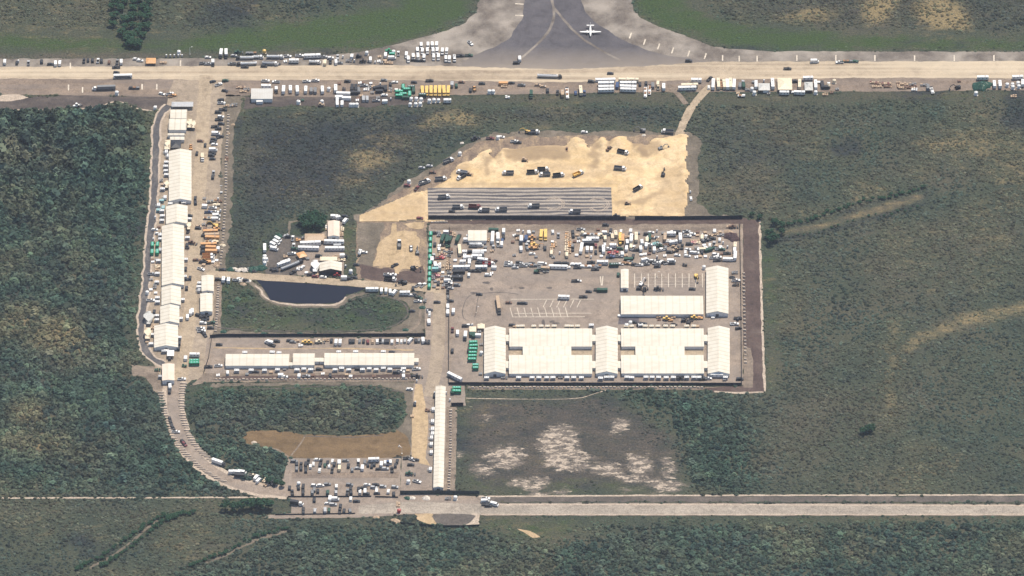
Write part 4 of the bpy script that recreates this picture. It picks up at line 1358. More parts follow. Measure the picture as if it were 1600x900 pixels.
block_row('below the main compound fence', [(730, 606), (900, 606), (1100, 606)], 62, BLK, 'concrete_block', 'concrete block', 'block')
block_row('above the lower island', [(335, 594), (450, 593.5), (650, 592.5)], 52, BLK, 'concrete_block', 'concrete block', 'block', z=.26)
block_row('right of the west road', [(357, 178), (354, 240), (352, 320), (348, 380), (344, 415)], 52, BLK, 'concrete_block', 'concrete block', 'block', 0, z=.14)
block_row('right of the white twin sheds', [(341, 444), (340, 480), (337, 520)], 20, BLK, 'concrete_block', 'concrete block', 'block', 0, z=.14)
block_row('inside the right dirt strip', [(1162, 425), (1163, 500), (1165, 570)], 26, BLK, 'concrete_block', 'concrete block', 'block', 0)
block_row('right of the long narrow tent', [(704, 640), (704, 700), (701, 768)], 30, BLK, 'concrete_block', 'concrete block', 'block', 0, z=.26)
block_row('along the inner edge of the curved road', [(287, 598), (283, 625), (286, 655), (296, 684), (313, 706), (333, 722)], 34, LBK, 'concrete_barrier', 'barrier', 'barrier', 0, z=.16)
block_row('along the outer edge of the curved road', [(251, 612), (256, 640), (263, 668), (275, 692), (295, 716), (322, 738), (352, 754)], 40, LBK, 'concrete_barrier', 'barrier', 'barrier', 0, z=.16)
block_row('below the striped base fence', [(673, 348), (700, 347.5)], 6, BLK, 'concrete_block', 'concrete block', 'block', z=.23)

# ================================================================== VEHICLES AND YARD THINGS
WHEEL = {}


def wheel(r, w_):
    k = (r, w_)
    if k not in WHEEL:
        b2 = MB().tube((0, -w_ / 2, 0), (0, w_ / 2, 0), r, 'tyre', 10)
        b2.tube((0, -w_ / 2 - .02, 0), (0, w_ / 2 + .02, 0), r * .55, 'paint_silver', 8)
        WHEEL[k] = b2.mesh('wheel')
    return WHEEL[k]


def wheels(xs, y, r=.34, w_=.26):
    return [('wheel', wheel(r, w_), (x, s_ * y, r)) for x in xs for s_ in (-1, 1)]


def k_car(c, L):
    p = 'paint_' + c
    b2 = MB().prism([(-2.3, .32), (-2.34, .75), (-2.2, .95), (-1.4, 1.0), (.85, .98), (2.0, .84), (2.3, .68), (2.3, .32)], -.9, .9, p)
    b2.frus(-1.75, .35, .72, 1.40, -1.6, .25, .62, 1.49, p)
    g = MB().frus(-2.0, 1.1, .82, .97, -1.5, .3, .68, 1.405, 'glass')
    return [('body', b2, None), ('windows', g, None)] + wheels((-1.4, 1.4), .83)


def k_suv(c, L):
    p = 'paint_' + c
    b2 = MB().prism([(-2.4, .4), (-2.42, 1.0), (-2.3, 1.12), (1.0, 1.12), (2.2, 1.02), (2.4, .8), (2.4, .4)], -.96, .96, p)
    b2.frus(-2.1, .5, .82, 1.66, -2.0, .4, .74, 1.78, p)
    g = MB().frus(-2.35, 1.15, .9, 1.11, -2.1, .5, .78, 1.67, 'glass')
    return [('body', b2, None), ('windows', g, None)] + wheels((-1.5, 1.5), .88, .4)


def k_pickup(c, L):
    p = 'paint_' + c
    b2 = MB().prism([(-2.9, .5), (-2.9, .78), (.2, .78), (.2, 1.12), (1.4, 1.14), (2.7, 1.05), (2.9, .85), (2.9, .45)], -.98, .98, p)
    for s_ in (-1, 1):
        b2.box(-1.35, s_ * .93, .98, 3.1, .1, .4, p)
    b2.box(-2.85, 0, .98, .1, 1.76, .4, p)
    b2.frus(-.15, 1.0, .8, 1.70, -.05, .9, .72, 1.82, p)
    g = MB().frus(-.35, 1.5, .9, 1.13, -.15, 1.0, .78, 1.71, 'glass')
    bd = MB().box(-1.35, 0, .82, 2.9, 1.72, .06, 'paint_black')
    return [('body', b2, None), ('windows', g, None), ('bed', bd, None)] + wheels((-1.75, 1.85), .9, .4)


def k_van(c, L):
    p = 'paint_' + c
    b2 = MB().prism([(-2.9, .4), (-2.9, 2.35), (-2.7, 2.5), (1.3, 2.5), (1.7, 2.35), (2.3, 1.45), (2.9, 1.2), (2.95, .4)], -.98, .98, p)
    g = MB().add([(1.78, -.86, 2.3), (1.78, .86, 2.3), (2.34, .86, 1.48), (2.34, -.86, 1.48), (1.72, -.86, 2.27), (1.72, .86, 2.27), (2.28, .86, 1.45), (2.28, -.86, 1.45)],
                 [(0, 1, 2, 3), (7, 6, 5, 4), (0, 4, 5, 1), (1, 5, 6, 2), (2, 6, 7, 3), (3, 7, 4, 0)], 'glass')
    for s_ in (-1, 1):
        g.box(1.0, s_ * .985, 1.85, 1.1, .03, .6, 'glass')
    return [('body', b2, None), ('windows', g, None)] + wheels((-1.9, 1.9), .9, .38)


def truck_cab(x, c, h=2.5, l=2.0):
    p = 'paint_' + c
    b2 = MB().prism([(x, .6), (x, h), (x + l * .6, h), (x + l * .82, h * .62), (x + l, h * .56), (x + l, .55)], -1.15, 1.15, p)
    g = MB().prism([(x + l * .63, h - .08), (x + l * .85, h * .64), (x + l * .81, h * .62), (x + l * .59, h - .1)], -1.0, 1.0, 'glass')
    for s_ in (-1, 1):
        g.box(x + l * .35, s_ * 1.16, h * .76, l * .4, .03, h * .26, 'glass')
    return b2, g


def k_box(c, L):
    L = L or 8.0
    cab, g = truck_cab(L / 2 - 2.1, 'white' if c in ('cream', 'orange', 'yellow', 'green') else ('black' if c == 'white' else c))
    bx_ = MB().box(-1.1, 0, 2.1, L - 2.3, 2.45, 2.5, 'paint_' + c)
    for i in range(6):
        bx_.box(-1.1 - (L - 2.3) / 2 + (i + .5) * (L - 2.3) / 6, 0, 3.37, .08, 2.4, .05, 'paint_' + c)
    fr = MB().box(0, 0, .62, L - .4, 1.0, .3, 'steel')
    return [('cab', cab, None), ('windows', g, 'cab'), ('cargo_box', bx_, None), ('chassis', fr, None)] + wheels((-L / 2 + 1.7, L / 2 - 1.3), 1.02, .48, .32)


def k_semi(c, L):
    L = L or 20.0
    cab, g = truck_cab(L / 2 - 3.6, 'white' if c in ('black', 'grey') else 'black', 3.0, 3.4)
    tr = MB().box(-1.9, 0, 2.55, L - 4.6, 2.55, 2.75, 'paint_' + c)
    for i in range(12):
        tr.box(-1.9 - (L - 4.6) / 2 + (i + .5) * (L - 4.6) / 12, 0, 3.94, .1, 2.5, .05, 'paint_' + c)
    fr = MB().box(0, 0, .85, L - 1, 1.0, .4, 'steel')
    return [('cab', cab, None), ('windows', g, 'cab'), ('trailer_box', tr, None), ('chassis', fr, None)] + wheels((-L / 2 + 1.5, -L / 2 + 2.8, L / 2 - 5.4, L / 2 - 4.1, L / 2 - 1.2), 1.02, .5, .4)


def k_tank(c, L):
    L = L or 12.0
    cab, g = truck_cab(L / 2 - 3.0, 'white' if L < 15 else 'black', 2.8, 2.9)
    x0, x1 = -L / 2 + .2, L / 2 - 3.4
    tk = MB().tube((x0 + .5, 0, 2.05), (x1 - .5, 0, 2.05), 1.18, 'paint_' + c, 14)
    tk.tube((x0, 0, 2.05), (x0 + .5, 0, 2.05), .7, 'paint_' + c, 14, 1.18)
    tk.tube((x1 - .5, 0, 2.05), (x1, 0, 2.05), 1.18, 'paint_' + c, 14, .7)
    tk.box((x0 + x1) / 2, 0, 3.24, x1 - x0 - 2, .5, .12, 'steel')
    hs_ = MB()
    for i in range(3):
        hs_.tube(((x0 * (3 - i) + x1 * (i + 1)) / 4, 0, 3.2), ((x0 * (3 - i) + x1 * (i + 1)) / 4, 0, 3.5), .32, 'steel', 10)
    fr = MB().box(0, 0, .75, L - .8, 1.0, .35, 'steel')
    return [('cab', cab, None), ('windows', g, 'cab'), ('tank', tk, None), ('hatch', hs_, 'tank'), ('chassis', fr, None)] + wheels((-L / 2 + 1.3, -L / 2 + 2.6, L / 2 - 1.2), 1.02, .5, .4)


def k_dump(c, L):
    cab, g = truck_cab(1.5, 'white' if c != 'maroon' else 'maroon', 2.7, 2.6)
    p = 'paint_' + ('grey' if c == 'white' else c)
    bd = MB()
    bd.box(-1.5, 0, 1.15, 5.4, 2.4, .15, p)
    for s_ in (-1, 1):
        bd.box(-1.5, s_ * 1.2, 1.85, 5.4, .1, 1.3, p)
        for k in range(5):
            bd.box(-3.8 + k * 1.15, s_ * 1.29, 1.8, .12, .08, 1.2, p)
    bd.box(1.2, 0, 2.0, .1, 2.3, 1.6, p)
    bd.box(-4.2, 0, 1.75, .1, 2.3, 1.1, p)
    fr = MB().box(-.2, 0, .8, 8.0, 1.0, .4, 'steel')
    return [('cab', cab, None), ('windows', g, 'cab'), ('dump_bed', bd, None), ('chassis', fr, None)] + wheels((-3.2, -1.9, 3.0), 1.05, .5, .4)


def k_flat(c, L):
    L = L or 12.0
    b2 = MB().box(0, 0, 1.1, L, 2.5, .2, 'paint_' + c)
    b2.box(0, 0, .85, L - .5, .9, .3, 'steel')
    b2.box(L / 2 - .1, 0, 1.6, .15, 2.4, 1.0, 'steel')
    ld = MB()
    for k in range(int(L / 3)):
        ld.box(-L / 2 + 1.8 + k * 2.9, random.uniform(-.2, .2), 1.55, 2.3, 1.8, .7, random.choice(['timber', 'paint_grey', 'paint_' + c]))
    return [('deck', b2, None), ('load', ld, None)] + wheels((-L / 2 + 1.5, -L / 2 + 2.7), 1.02, .48, .36)


def k_bus(c, L):
    L = L or 11.5
    hl = L / 2
    b2 = MB().prism([(-hl, .45), (-hl, 2.75), (-hl + .2, 3.0), (hl - 1.8, 3.0), (hl - 1.4, 2.6), (hl - 1.25, 1.6), (hl - .1, 1.45), (hl, .5)] if c == 'yellow' else
                    [(-hl, .45), (-hl, 3.0), (-hl + .15, 3.2), (hl - .25, 3.2), (hl - .05, 2.9), (hl, .5)], -1.22, 1.22, 'paint_' + c)
    for k in range(4):
        b2.box(-hl + 1.6 + k * (L - 4) / 3, 0, 3.02 if c == 'yellow' else 3.23, .9, .9, .1, 'paint_' + c)
    g = MB()
    for s_ in (-1, 1):
        g.box(-.6, s_ * 1.225, 2.2, L - 2.6, .03, .75, 'glass')
    if c != 'yellow':
        for s_ in (-1, 1):
            g.box(-.2, s_ * 1.225, 1.1, L - 2.2, .04, .9, 'paint_black')
        g.box(hl + .0, 0, 2.1, .06, 2.1, 1.2, 'glass')
    else:
        g.box(hl - 1.3, 0, 2.15, .12, 2.0, .8, 'glass')
    return [('body', b2, None), ('windows', g, None)] + wheels((-hl + 2.6, hl - 1.4), 1.05, .5, .34)


def k_trailer(c, L):
    L = L or 8.0
    b2 = MB().box(0, 0, 1.95, L, 2.5, 2.6, 'paint_' + c)
    b2.frus(-L / 2, L / 2, 1.25, 3.25, -L / 2 + .1, L / 2 - .1, 1.0, 3.38, 'paint_' + c)
    wn = MB()
    k = max(2, int(L / 2.6))
    for i in range(k):
        for s_ in (-1, 1):
            wn.box(-L / 2 + (i + .5) * L / k, s_ * 1.26, 2.15, .9, .04, .7, 'glass')
    dr = MB().box(-L / 2 + 1.0, -1.27, 1.7, .9, .06, 1.9, 'paint_pale grey')
    un = MB().box(0, 0, .5, L - .6, 1.9, .34, 'steel')
    un.tube((L / 2, 0, .55), (L / 2 + 1.1, 0, .5), .07, 'steel', 6)
    ac = MB().box(L * .2, 0, 3.5, .9, .8, .32, 'paint_silver')
    return [('body', b2, None), ('windows', wn, 'body'), ('door', dr, 'body'), ('rooftop_unit', ac, 'body'), ('chassis', un, None)] + wheels((-.5, .5), 1.0, .36, .24)


def k_cont(c, L):
    L = L or 6.1
    b2 = MB().box(0, 0, 1.3, L, 2.4, 2.5, 'paint_' + c)
    k = int(L / .45)
    for i in range(k):
        x = -L / 2 + (i + .5) * L / k
        b2.box(x, 0, 1.3, .16, 2.47, 2.3, 'paint_' + c)
        b2.box(x, 0, 2.56, .16, 2.2, .06, 'paint_' + c)
    d = MB().box(L / 2 + .03, -.6, 1.3, .06, 1.1, 2.3, 'paint_' + c).box(L / 2 + .03, .6, 1.3, .06, 1.1, 2.3, 'paint_' + c)
    for y in (-.9, -.3, .3, .9):
        d.tube((L / 2 + .09, y, .25), (L / 2 + .09, y, 2.4), .03, 'paint_silver', 5)
    return [('body', b2, None), ('door', d, None)]


def k_gen(c, L):
    L = L or 6.0
    b2 = MB().box(0, 0, 1.55, L, 2.5, 2.5, 'paint_' + c)
    b2.frus(-L / 2, L / 2, 1.25, 2.8, -L / 2 + .15, L / 2 - .15, 1.1, 2.95, 'paint_' + c)
    gr = MB()
    for x in (-L * .28, 0, L * .28):
        gr.tube((x, 0, 2.9), (x, 0, 3.05), .62, 'paint_teal' if c == 'green' else 'paint_silver', 12)
    sd_ = MB()
    for s_ in (-1, 1):
        for i in range(6):
            sd_.box(-L / 2 + (i + .5) * L / 6, s_ * 1.26, 1.7, L / 9, .05, 1.5, 'paint_black')
    sk = MB().box(0, 0, .15, L + .2, 2.6, .3, 'steel')
    ex = MB().tube((L / 2 - .6, .6, 2.9), (L / 2 - .6, .6, 3.7), .14, 'steel', 8)
    return [('body', b2, None), ('roof_fan', gr, 'body'), ('louvres', sd_, 'body'), ('skid', sk, None), ('exhaust', ex, 'body')]


def k_wtank(c, L):
    b2 = MB().lathe([(1.45, .1), (1.5, .3), (1.5, 2.5), (1.2, 2.95), (.5, 3.2), (.0, 3.22)], 'paint_' + c, 16)
    hch = MB().tube((0, 0, 3.15), (0, 0, 3.4), .35, 'paint_pale grey', 10)
    bs = MB().box(0, 0, .06, 3.2, 3.2, .12, 'concrete')
    return [('tank', b2, None), ('hatch', hch, 'tank'), ('base', bs, None)]


def k_ac(c, L):
    b2 = MB().box(0, 0, 1.35, 3.7, 2.3, 2.1, 'paint_' + c)
    b2.frus(-1.85, 1.85, 1.15, 2.4, -1.7, 1.7, 1.05, 2.5, 'paint_' + c)
    fn = MB()
    for x in (-.85, .85):
        fn.tube((x, 0, 2.48), (x, 0, 2.58), .6, 'paint_silver', 12)
    dc = [MB().tube((x, .9, 1.2), (x, 2.6, 1.2), .35, 'paint_silver', 8) for x in (-.8, .8)]
    gr = MB().box(0, -1.17, 1.3, 2.9, .05, 1.3, 'paint_grey')
    st_ = MB().box(0, 0, .15, 3.7, 2.0, .28, 'steel')
    return [('casing', b2, None), ('fan', fn, 'casing'), ('duct', dc[0], None), ('duct', dc[1], None), ('grille', gr, 'casing'), ('stand', st_, None)]


def tracks(L, y, w_=.6, h=.9):
    out = []
    for s_ in (-1, 1):
        b2 = MB().prism([(-L / 2, h * .5), (-L / 2 + .25, .02), (L / 2 - .25, .02), (L / 2, h * .5), (L / 2 - .3, h), (-L / 2 + .3, h)], -w_ / 2, w_ / 2, 'tyre')
        out.append(('track', b2.mesh('track'), (0, s_ * y, 0)))
    return out


def k_exc(c, L):
    p = 'paint_' + c
    b2 = MB().frus(-2.4, .9, 1.3, 1.1, -2.3, .9, 1.25, 2.2, p)
    b2.tube((-.3, 0, .8), (-.3, 0, 1.15), .9, 'steel', 12)
    cb = MB().frus(-.3, 1.25, .5, 1.15, -.2, 1.0, .45, 2.95, 'glass', .75)
    cb.box(.35, .75, 3.0, 1.3, 1.0, .12, p)
    bm_ = MB()
    q0, q1, q2, q3 = (.8, -.25, 1.7), (3.4, -.25, 4.6), (5.6, -.25, 3.9), (6.9, -.25, 1.4)
    bm_.tube(q0, q1, .34, p, 6, .3).tube(q1, q2, .3, p, 6, .24)
    ar = MB().tube(q2, q3, .26, p, 6, .2)
    bk = MB().prism([(6.5, 1.5), (7.3, 1.3), (7.2, .5), (6.3, .3), (5.9, .8)], -.85, .35, 'steel')
    return [('house', b2, None), ('cab', cb, 'house'), ('boom', bm_, None), ('arm', ar, 'boom'), ('bucket', bk, 'boom')] + tracks(4.4, 1.25)


def k_dozer(c, L):
    p = 'paint_' + c
    b2 = MB().frus(-1.9, 2.1, .8, .75, -1.8, 2.0, .7, 1.9, p)
    cb = MB().frus(-1.3, .4, .75, 1.9, -1.2, .3, .68, 3.0, 'glass').box(-.45, 0, 3.07, 1.7, 1.6, .14, p)
    bl = MB().box(3.0, 0, .75, .25, 3.7, 1.35, p)
    bl.tube((.6, 1.5, .6), (2.9, 1.3, .6), .12, 'steel', 6).tube((.6, -1.5, .6), (2.9, -1.3, .6), .12, 'steel', 6)
    return [('body', b2, None), ('cab', cb, 'body'), ('blade', bl, None)] + tracks(4.0, 1.15)


def k_loader(c, L):
    p = 'paint_' + c
    b2 = MB().frus(-3.2, .4, 1.0, .9, -3.0, .3, .85, 2.1, p).frus(.2, 2.2, .6, .8, .3, 2.0, .5, 1.6, p)
    cb = MB().frus(-.9, .7, .8, 2.0, -.8, .5, .7, 3.3, 'glass').box(-.15, 0, 3.36, 1.6, 1.7, .13, p)
    ar = MB()
    for s_ in (-1, 1):
        ar.tube((.8, s_ * .7, 1.8), (3.6, s_ * .7, .8), .16, p, 6)
    bk = MB().prism([(3.4, .2), (4.5, .15), (4.3, .5), (3.9, 1.2), (3.5, 1.2)], -1.35, 1.35, 'steel')
    return [('body', b2, None), ('cab', cb, 'body'), ('lift_arm', ar, None), ('bucket', bk, 'lift_arm')] + wheels((-1.9, 1.6), 1.15, .75, .55)


def k_roller(c, L):
    p = 'paint_' + c
    b2 = MB().frus(-2.4, .2, .85, .8, -2.2, .1, .75, 1.8, p)
    cb = MB().frus(-.9, .4, .7, 1.8, -.8, .3, .65, 2.8, 'glass').box(-.25, 0, 2.85, 1.5, 1.5, .12, p)
    dr = MB().tube((1.9, -1.05, .75), (1.9, 1.05, .75), .75, 'steel', 16)
    fr = MB().box(1.2, 1.15, .8, 2.2, .14, .35, p).box(1.2, -1.15, .8, 2.2, .14, .35, p)
    return [('body', b2, None), ('cab', cb, 'body'), ('drum', dr, None), ('frame', fr, None)] + wheels((-1.6,), .95, .7, .5)


def k_pallet(c, L):
    r = random.Random(int((L or 3) * 10))
    L = L or 4.0
    b2, tp = MB(), MB()
    k = max(1, int(L / 1.6))
    for i in range(k):
        x = -L / 2 + (i + .5) * L / k
        for s_ in (-1, 1):
            h = r.uniform(.5, 1.4)
            b2.box(x, s_ * .75, .09, L / k - .25, 1.2, .16, 'timber')
            tp.box(x + r.uniform(-.1, .1), s_ * .75, .19 + h / 2, L / k - .35, 1.1, h, 'paint_' + (c if r.random() < .7 else 'tan'), r.uniform(-.08, .08))
    return [('pallet', b2, None), ('stacked_goods', tp, None)]


def k_lt(c, L):
    b2 = MB().box(0, 0, .8, 2.0, 1.2, .9, 'paint_' + c)
    ms = MB().tube((0, 0, 1.2), (0, 0, 7.6), .11, 'paint_white', 6)
    hd = []
    for x in (-.8, -.27, .27, .8):
        hd.append(('lamp', MB().box(0, 0, 0, .46, .35, .42, 'lamp_white').mesh('lamp'), (x, 0, 7.7)))
    ot = MB().box(0, 0, .3, .12, 3.2, .1, 'steel').box(0, 0, .3, 3.4, .12, .1, 'steel')
    return [('base', b2, None), ('mast', ms, None), ('outrigger', ot, None)] + hd + wheels((0,), .75, .3, .2)


def k_toilet(c, L):
    b2 = MB().box(0, 0, 1.1, 1.15, 1.15, 2.1, 'paint_' + c)
    rf = MB().frus(-.6, .6, .6, 2.15, -.35, .35, .35, 2.4, 'paint_white')
    d = MB().box(.59, 0, 1.05, .04, .8, 1.8, 'paint_pale grey')
    return [('cabin', b2, None), ('roof', rf, None), ('door', d, 'cabin')]


def k_pile(c, L):
    L = L or 5
    b2 = MB()
    r = random.Random(int(L * 7))
    prof = [(1.0, 0), (.86, .25), (.6, .55), (.3, .8), (.06, .9)]
    n_ = 14
    ph = [r.uniform(.75, 1.2) for _ in range(n_)]
    vs, fs = [], []
    for rr_, z_ in prof:
        for i in range(n_):
            a = 2 * math.pi * i / n_
            k = 1 + (ph[i] - 1) * (1 - z_ * .7)
            vs.append((L / 2 * rr_ * k * math.cos(a), L / 2 * .8 * rr_ * k * math.sin(a), z_ * L * .28 * r.uniform(.85, 1.1)))
    for j in range(4):
        for i in range(n_):
            fs.append((j * n_ + i, j * n_ + (i + 1) % n_, (j + 1) * n_ + (i + 1) % n_, (j + 1) * n_ + i))
    fs.append(tuple(range(4 * n_, 5 * n_)))
    b2.add(vs, fs, {'soil': 'soil_pile', 'grey': 'concrete', 'sand': 'sand'}.get(c, 'paint_' + c))
    return [('heap', b2, None)]


def k_pole(c, L):
    L = L or 8
    b2 = MB().tube((0, 0, 0), (0, 0, L), .16, 'paint_' + c, 8, .09)
    a = MB().tube((0, 0, L - .1), (1.4, 0, L + .3), .07, 'paint_' + c, 6)
    lm = MB().box(1.6, 0, L + .28, .9, .4, .16, 'lamp_white')
    bs = MB().tube((0, 0, 0), (0, 0, .5), .4, 'concrete', 10)
    return [('pole', b2, None), ('bracket', a, None), ('lamp', lm, 'bracket'), ('base', bs, None)]


KIND = {  # code: (builder, object name, words, category, length of the usual one, height)
    'car': (k_car, 'parked_car', 'car', 'car', 1.5), 'suv': (k_suv, 'parked_car', 'suv', 'car', 1.8), 'pickup': (k_pickup, 'pickup_truck', 'pickup truck', 'truck', 1.8),
    'van': (k_van, 'van', 'van', 'van', 2.5), 'box': (k_box, 'box_truck', 'box truck', 'truck', 3.4), 'semi': (k_semi, 'semi_truck', 'semi truck', 'truck', 3.9),
    'tank': (k_tank, 'tanker_truck', 'tanker truck', 'truck', 3.2), 'dump': (k_dump, 'dump_truck', 'dump truck', 'truck', 2.7), 'flat': (k_flat, 'flatbed_trailer', 'flatbed trailer', 'trailer', 2),
    'bus': (k_bus, 'bus', 'bus', 'bus', 3.1), 'trailer': (k_trailer, 'office_trailer', 'box trailer', 'trailer', 3.4), 'cont': (k_cont, 'shipping_container', 'container', 'container', 2.6),
    'gen': (k_gen, 'generator', 'generator unit', 'generator', 3), 'wtank': (k_wtank, 'water_tank', 'domed tank', 'tank', 3.2), 'ac': (k_ac, 'air_conditioner', 'air conditioner', 'air conditioner', 2.5),
    'exc': (k_exc, 'excavator', 'excavator', 'excavator', 2.5), 'dozer': (k_dozer, 'bulldozer', 'bulldozer', 'bulldozer', 2.4), 'loader': (k_loader, 'wheel_loader', 'wheel loader', 'loader', 2.4),
    'roller': (k_roller, 'road_roller', 'road roller', 'roller', 2), 'pallet': (k_pallet, 'pallet_stack', 'pallet stack', 'pallets', 1.2), 'lt': (k_lt, 'light_tower', 'light tower', 'light tower', 6),
    'toilet': (k_toilet, 'portable_toilet', 'portable toilet', 'toilet', 2.2), 'pile': (k_pile, 'heap', 'heap', 'heap', .8), 'pole': (k_pole, 'lamp_post', 'lamp post', 'lamp post', 6)}
PLACED = []
CACHE = {}
COUNT = {}


def place(code, colour, px, py, head, L, where, z=.2):
    fn, nm, words, cat, h = KIND[code]
    key = (code, colour, L)
    if key not in CACHE:
        out = []
        for it in fn(colour, L):
            if isinstance(it[1], MB):
                out.append((it[0], it[1].mesh(it[0]), None, it[2]))
            else:
                out.append((it[0], it[1], it[2], None))
        CACHE[key] = out
    p = G(px, py, z + h * .5)
    t = empty(nm, (p.x, p.y, z), R(head))
    PLACED.append((p.x, p.y, (L or 5) * .5))
    s_ = random.uniform(.96, 1.05) * (1.13 if code in ('car', 'suv', 'pickup', 'van', 'dump') else 1.0)
    t.scale = (s_, s_, s_)
    made = {}
    for pn, me_, loc, par in CACHE[key]:
        o_ = link(pn, me_, made.get(par, t) if par else t, loc)
        made[pn] = o_
    t['category'] = cat
    t['group'] = words + 's ' + where
    PEND.append((t, colour, words, where, px, py))
    COUNT[code] = COUNT.get(code, 0) + 1
    return t


def rows(where, zf, text, z=.2):
    """each row: kind colour x y [heading] [length]; x, y read off an enlargement of the photograph"""
    for ln in text.split(';'):
        q = ln.split()
        if not q:
            continue
        head = float(q[4]) if len(q) > 4 else 0
        L = float(q[5]) if len(q) > 5 else None
        x, y = zf(float(q[2]), float(q[3]))
        place(q[0], q[1].replace('_', ' '), x, y, head + random.uniform(-4, 4), L, where, z)


def scatter(where, quad, n_, kinds, gap=1.9, z=.2):
    """the smaller clutter of a busy lot, set down only where nothing stands yet"""
    r = random.Random(len(PLACED))
    done = tries = 0
    while done < n_ and tries < n_ * 60:
        tries += 1
        u, v = r.random(), r.random()
        (ax, ay), (bx_, by_), (cx_, cy_), (dx_, dy_) = quad
        x = (ax * (1 - u) + bx_ * u) * (1 - v) + (dx_ * (1 - u) + cx_ * u) * v
        y = (ay * (1 - u) + by_ * u) * (1 - v) + (dy_ * (1 - u) + cy_ * u) * v
        code, colour, L = r.choice(kinds)
        p = G(x, y)
        if any(math.hypot(p.x - a, p.y - b_) < rr_ + (L or 4.6) * .5 + gap - 2.2 for a, b_, rr_ in PLACED):
            continue
        place(code, colour, x, y, r.choice([0, 90]) + r.uniform(-8, 8), L, where, z)
        done += 1

# ================================================================== WHAT STANDS WHERE
A1, A2, A3, A4, A5 = Z(0, 0, 4), Z(320, 0, 4), Z(640, 0, 4), Z(960, 0, 4), Z(1200, 0, 4)
rows('on the upper runway edge at the far left', A1, '''van white 30 385 90; car black 105 392 90; pickup silver 178 392 90; suv black 260 383 90; car black 315 400; van white 347 395 90; van white 374 393 90;
car black 550 375 90; suv black 578 376 90; pickup white 612 378 90; suv black 634 380 90; car brown 682 388 90; pickup grey 733 385 90; van white 758 385 90;
car white 850 368; car white 875 378; pallet tan 1020 390 0 6; car white 1300 357; pickup grey 1270 395 0; pickup silver 1300 397 0; box white 1331 392 -90 7; toilet white 115 383; pickup black 525 378 90;
wtank white 1118 326; toilet silver 1040 348; toilet silver 1065 348; toilet silver 1090 348; toilet silver 1115 348; toilet silver 1138 348; pole white 1187 322 0 7''')
rows('on the runway left of the west road', A1, '''pickup black 726 420 180; car black 728 452; bus white 768 476 0 15; semi grey 650 548 180 20; flat black 838 549 0 9; wtank white 730 580; loader white 480 660 30; car white 1012 585 -20;
pickup white 1062 585 20; pickup orange 1078 597 20; car white 970 672 90''')
rows('at the top of the west road', A1, '''car black 1330 508 25; suv dark_green 1408 503 10; pickup white 1367 527 30; car black 1405 566 -10''')
rows('on the upper runway edge left of the taxiway', A2, '''box white 101 335 -90 10; box white 133 335 -90 10; loader dark_green 208 325; car silver 182 346; tank white 250 360 180 15; tank white 335 355 0 8.5; tank white 440 354 0 14;
pickup white 517 350; tank white 262 397 180 17; pickup grey 170 398 180; pickup black 250 417; tank silver 408 396 0 13; suv black 370 412 0; wtank yellow 372 320; flat grey 290 331 0 9; pickup white 592 347;
trailer white 672 350 0 13; trailer white 557 380 0 8; tank white 688 386 0 10; van cream 752 390 90; pickup black 785 383 90; van white 820 386 90; car grey 843 392; dozer black 960 350; loader black 990 381;
wtank white 1012 330; van white 1035 370 90; pallet tan 1150 392 0 7; pallet grey 900 380 0 5; toilet white 1065 388; car black 455 400''')
rows('among the white trucks beside the taxiway fillet', A2, '''van white 1130 343 90; loader green 1152 318; gen green 1170 340 0 4.5; van white 1170 361; wtank white 1180 325; pickup white 1210 333 90; van white 1353 285 -90; van white 1395 283 -90; van white 1422 283 -90; van white 1449 283 -90;
van white 1330 318 -90; van white 1360 321 -90; van white 1391 319 -90; van white 1427 320 -90; van white 1452 318 -90; van white 1485 322 -90; van white 1512 320 -90;
van white 1260 345 -90; van white 1272 371 -90; van white 1303 355 -90; van white 1333 357 -90; van white 1370 360 -90; van white 1431 358 -90; van white 1460 357 -90;
van white 1507 368 -90; van white 1529 370 -90; tank white 1560 362 -90 8; pickup black 1597 347 0; car black 1305 375; car black 1330 378; car black 1360 378; pickup white 1660 268 -60; pickup dark_green 1650 345''')
rows('on the taxiway', A3, '''van white 688 365 90; suv black 668 392 0''')
rows('on the middle of the runway', A3, '''tank white 875 475 0 20; car black 1255 458; pickup black 125 503; cont orange 585 522 0 7; car brown 325 512; car black 452 521; car black 637 517''')
rows('on the runway at the right', A4, '''pickup black 1082 428; van white 1252 382; pickup white 1408 388 180; flat dark_green 1475 382 0 14; suv black 465 380; pickup black 595 492 60''')
rows('below the runway right of the west road', A2, '''pickup white 380 504; pickup white 445 510 180; pickup white 637 507; pickup white 692 502; suv black 892 507; trailer white 383 540 0 8; cont white 342 638 0 5;
box white 447 562 -90 6.5; trailer white 492 562 90 8; trailer white 535 558 90 7; trailer white 578 563 90 8; trailer white 631 561 90 7.5; trailer white 735 562 90 8; wtank white 775 556; trailer white 818 555 90 8; van grey 665 565 90; cont grey 690 567 90;
wtank white 587 638; pallet dark_green 612 625 0 3; dozer tan 725 655; wtank white 732 635; pallet brown 225 545 0 8; pallet tan 240 570 0 6; pallet grey 260 560 0 5''')
rows('in the container yard below the runway', A2, '''cont white 865 585 0 11; cont white 838 608 0 6; cont white 885 615 0 7; cont white 828 648 90 6; cont white 858 648 90 6; cont white 828 625 90 5; wtank white 912 655; wtank white 928 655; wtank white 950 655;
cont black 920 548 90 8; cont black 945 550 90 8; cont grey 962 565 90; cont black 935 580 0 6; cont silver 992 618 90; cont silver 1015 618 90; pallet white 1010 560 0 5; pallet grey 1030 545 90 4; cont black 1075 548 20; cont black 1105 545 -20; cont black 1130 552 90; cont black 1090 570 0; pallet grey 1160 560 90 6;
pallet white 1038 520 0 3; suv black 1160 525 90; pallet black 870 560 90 5; car grey 1120 500 0''')
